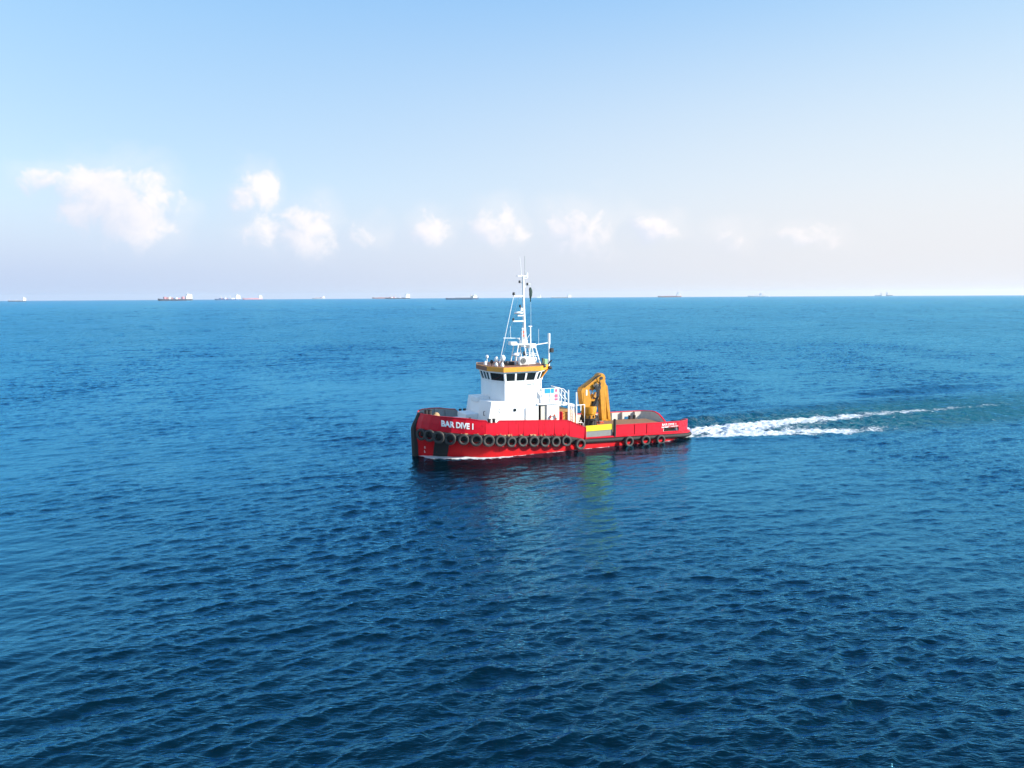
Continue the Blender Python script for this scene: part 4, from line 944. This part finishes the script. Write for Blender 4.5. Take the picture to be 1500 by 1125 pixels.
# ---------------------------------------------------------------- ships on the horizon
SHULL = {k: mat('ship_' + k, c, .6, var=.1, vscale=.02) for k, c in dict(dark=(.025, .03, .05), blue=(.02, .06, .12), red=(.28, .05, .05), rust=(.30, .12, .10), white=(.78, .78, .78), grey=(.25, .27, .30), pink=(.50, .20, .22), green=(.08, .2, .14), navy=(.03, .08, .2), cream=(.7, .62, .5)).items()}
def ship(px0, px1, dist, label, kind, hull_c='dark', house=1, bow_left=True, cargo=None, height=9., seed=0, deckh=22.):
    """a vessel whose ends stand at two bearings (given as slopes x/y), at a distance in metres"""
    rnd = random.Random(seed)
    a0, a1 = math.atan((px0 - 750) / 1143.94), math.atan((px1 - 750) / 1143.94); am = (a0 + a1) / 2
    turn = R(16); L = dist * (a1 - a0) / math.cos(turn)
    e = empty(kind, (dist * math.sin(am), dist * math.cos(am), -dist * dist / (2 * EARTH)), -am + turn)
    tag(e, label, 'ship', 'ships along the horizon')
    B = L / 7; sgn = -1 if bow_left else 1          # bow towards sgn*x
    h = height
    m = MB(); L_ = []
    for t, bw, sh in ((-.5, .75, 0), (-.46, .95, 0), (-.3, 1, 0), (.2, 1, 0), (.38, .8, .5), (.46, .42, 1.6), (.5, .05, 2.6)):
        x = sgn * t * L; b = B / 2 * bw; zz = h + sh * h * .12
        xb = sgn * (t - (.03 if t > .4 else 0)) * L
        L_.append([(xb, -b * .85, -2), (x, -b, h * .5), (x, -b, zz), (x, b, zz), (x, b, h * .5), (xb, b * .85, -2)])
    m.loft(L_, True, True); m.build('hull', SHULL[hull_c], e)
    # house aft (house=1) or forward (house=-1)
    hx = -sgn * .38 * L * house
    hw = .065 * L
    if house:
        m = MB(); m.box(hx - hw, hx + hw, -B * .42, B * .42, h, h + deckh * .6); m.box(hx - hw * .7, hx + hw * .7, -B * .42, B * .42, h + deckh * .6, h + deckh * .85); m.box(hx - hw * .5, hx + hw * .5, -B * .5, B * .5, h + deckh * .85, h + deckh); m.build('deckhouse', SHULL['white'], e)
        fx = hx - sgn * hw * 1.5
        m = MB(); m.prism_y([(fx - hw * .4, h), (fx + hw * .4, h), (fx + hw * .3, h + deckh * .9), (fx - hw * .3, h + deckh * .9)], -B * .15, B * .15); m.build('funnel', SHULL['cream'], e)
        m = MB(); m.tube([(hx, 0, h + deckh), (hx, 0, h + deckh * 1.35)], .8, 6); m.build('mast', SHULL['white'], e)
    if cargo == 'containers' or cargo == 'mixed':
        x0, x1 = -.26 * L, .40 * L; nb = 10
        for i in range(nb):
            t0 = x0 + (x1 - x0) * i / nb; t1 = t0 + (x1 - x0) / nb * .88
            if rnd.random() < .12: continue
            hh = rnd.uniform(5, 15) if cargo == 'containers' else rnd.uniform(2, 12)
            m = MB(); q = sorted((sgn * t0, sgn * t1)); m.box(q[0], q[1], -B * .45, B * .45, h, h + hh)
            m.build('container_stack', SHULL[rnd.choice(['pink', 'red', 'white', 'rust', 'white', 'navy', 'pink'])], e)
    if cargo == 'cranes' or cargo == 'mixed':
        for t in (-.12, .06, .24):
            m = MB(); x = sgn * t * L; m.tube([(x, 0, h), (x, 0, h + deckh * .75)], 1.2, 6); m.tube([(x, 0, h + deckh * .6), (x + sgn * L * .06, 0, h + deckh * .8)], .8, 6); m.build('cargo_crane', SHULL['cream'], e)
    if cargo == 'tanker':
        m = MB(); m.box(-.22 * L, .36 * L, -B * .08, B * .08, h, h + 2.2); m.build('deck_pipes', SHULL[hull_c if hull_c in ('red', 'rust', 'pink') else 'grey'], e)
        m = MB(); x = 0.05 * L * sgn; m.tube([(x, 0, h), (x, 0, h + deckh * .5)], .9, 6); m.build('hose_crane', SHULL['cream'], e)
        m = MB(); x = .44 * L * sgn; m.tube([(x, 0, h), (x, 0, h + deckh * .6)], .9, 6); m.build('foremast', SHULL['cream'], e)
    return e
ship(17, 43, 6200, 'small dark-hulled coaster with white house aft, leftmost ship on the horizon', 'cargo_ship', 'dark', 1, True, 'tanker', 6, 1, 20)
ship(235, 285, 5500, 'large container ship with dark hull and pink and white boxes, nearest on the left', 'container_ship', 'dark', 1, True, 'containers', 11, 2, 32)
ship(318, 355, 6500, 'container ship with mixed coloured boxes and deck cranes, second of the left pair', 'container_ship', 'navy', 1, True, 'mixed', 8, 3, 34)
ship(358, 387, 9500, 'pale reddish ship fading in haze just right of the container ship with cranes', 'cargo_ship', 'pink', 1, True, 'tanker', 13, 4, 36)
ship(460, 478, 11000, 'small faint blue ship alone on the hazy horizon between clouds and tug', 'cargo_ship', 'grey', 1, True, 'mixed', 12, 5, 26)
ship(547, 577, 10000, 'faint reddish tanker half hidden behind a darker ship with white house', 'tanker', 'rust', 0, True, 'tanker', 14, 6, 26)
ship(566, 602, 7200, 'dark-hulled cargo ship with tall white house aft, overlapping a faint tanker', 'cargo_ship', 'dark', 1, True, 'mixed', 9, 7, 36)
ship(655, 702, 4100, 'low dark blue ship with white house at its left end, left of the mast', 'cargo_ship', 'blue', -1, False, 'tanker', 8, 8, 16)
ship(785, 793, 9500, 'tiny white vessel just right of the flag on the horizon', 'cargo_ship', 'white', 1, True, None, 12, 9, 26)
ship(808, 837, 6800, 'low grey ship with white house aft, first ship right of the mast', 'tanker', 'grey', 1, True, 'tanker', 5, 10, 24)
ship(963, 997, 8800, 'pale reddish tanker with bright white house aft, right of the tug', 'tanker', 'rust', 1, True, 'tanker', 12, 11, 40)
ship(1094, 1125, 8800, 'pale ship with white superstructure amidships and bluish bow, far right', 'cargo_ship', 'white', .3, True, 'cranes', 10, 12, 26)
ship(1279, 1289, 12200, 'tiny grey ship, left of the two faintest at the far right horizon', 'cargo_ship', 'grey', 1, True, None, 12, 13, 30)
ship(1295, 1305, 12200, 'tiny grey ship, rightmost vessel on the pale horizon', 'cargo_ship', 'grey', -1, True, None, 12, 14, 44)

# ---------------------------------------------------------------- haze: the air over the sea
hz = MB(); hz.box(-16500, 16500, -16500, 16500, -38, 90)
hzo = hz.build('haze', [], None); hzo.data.materials.clear()
hm = bpy.data.materials.new('haze_air'); hm.use_nodes = True; hm.node_tree.nodes.clear(); T = NT(hm.node_tree)
pv = T.n('ShaderNodeVolumePrincipled'); pv.inputs['Color'].default_value = (.86, .92, 1.0, 1); pv.inputs['Density'].default_value = 3.6e-5; pv.inputs['Anisotropy'].default_value = .3
ho = T.n('ShaderNodeOutputMaterial'); T.link(pv.outputs[0], ho.inputs['Volume'])
hzo.data.materials.append(hm); tag(hzo, kind='stuff')
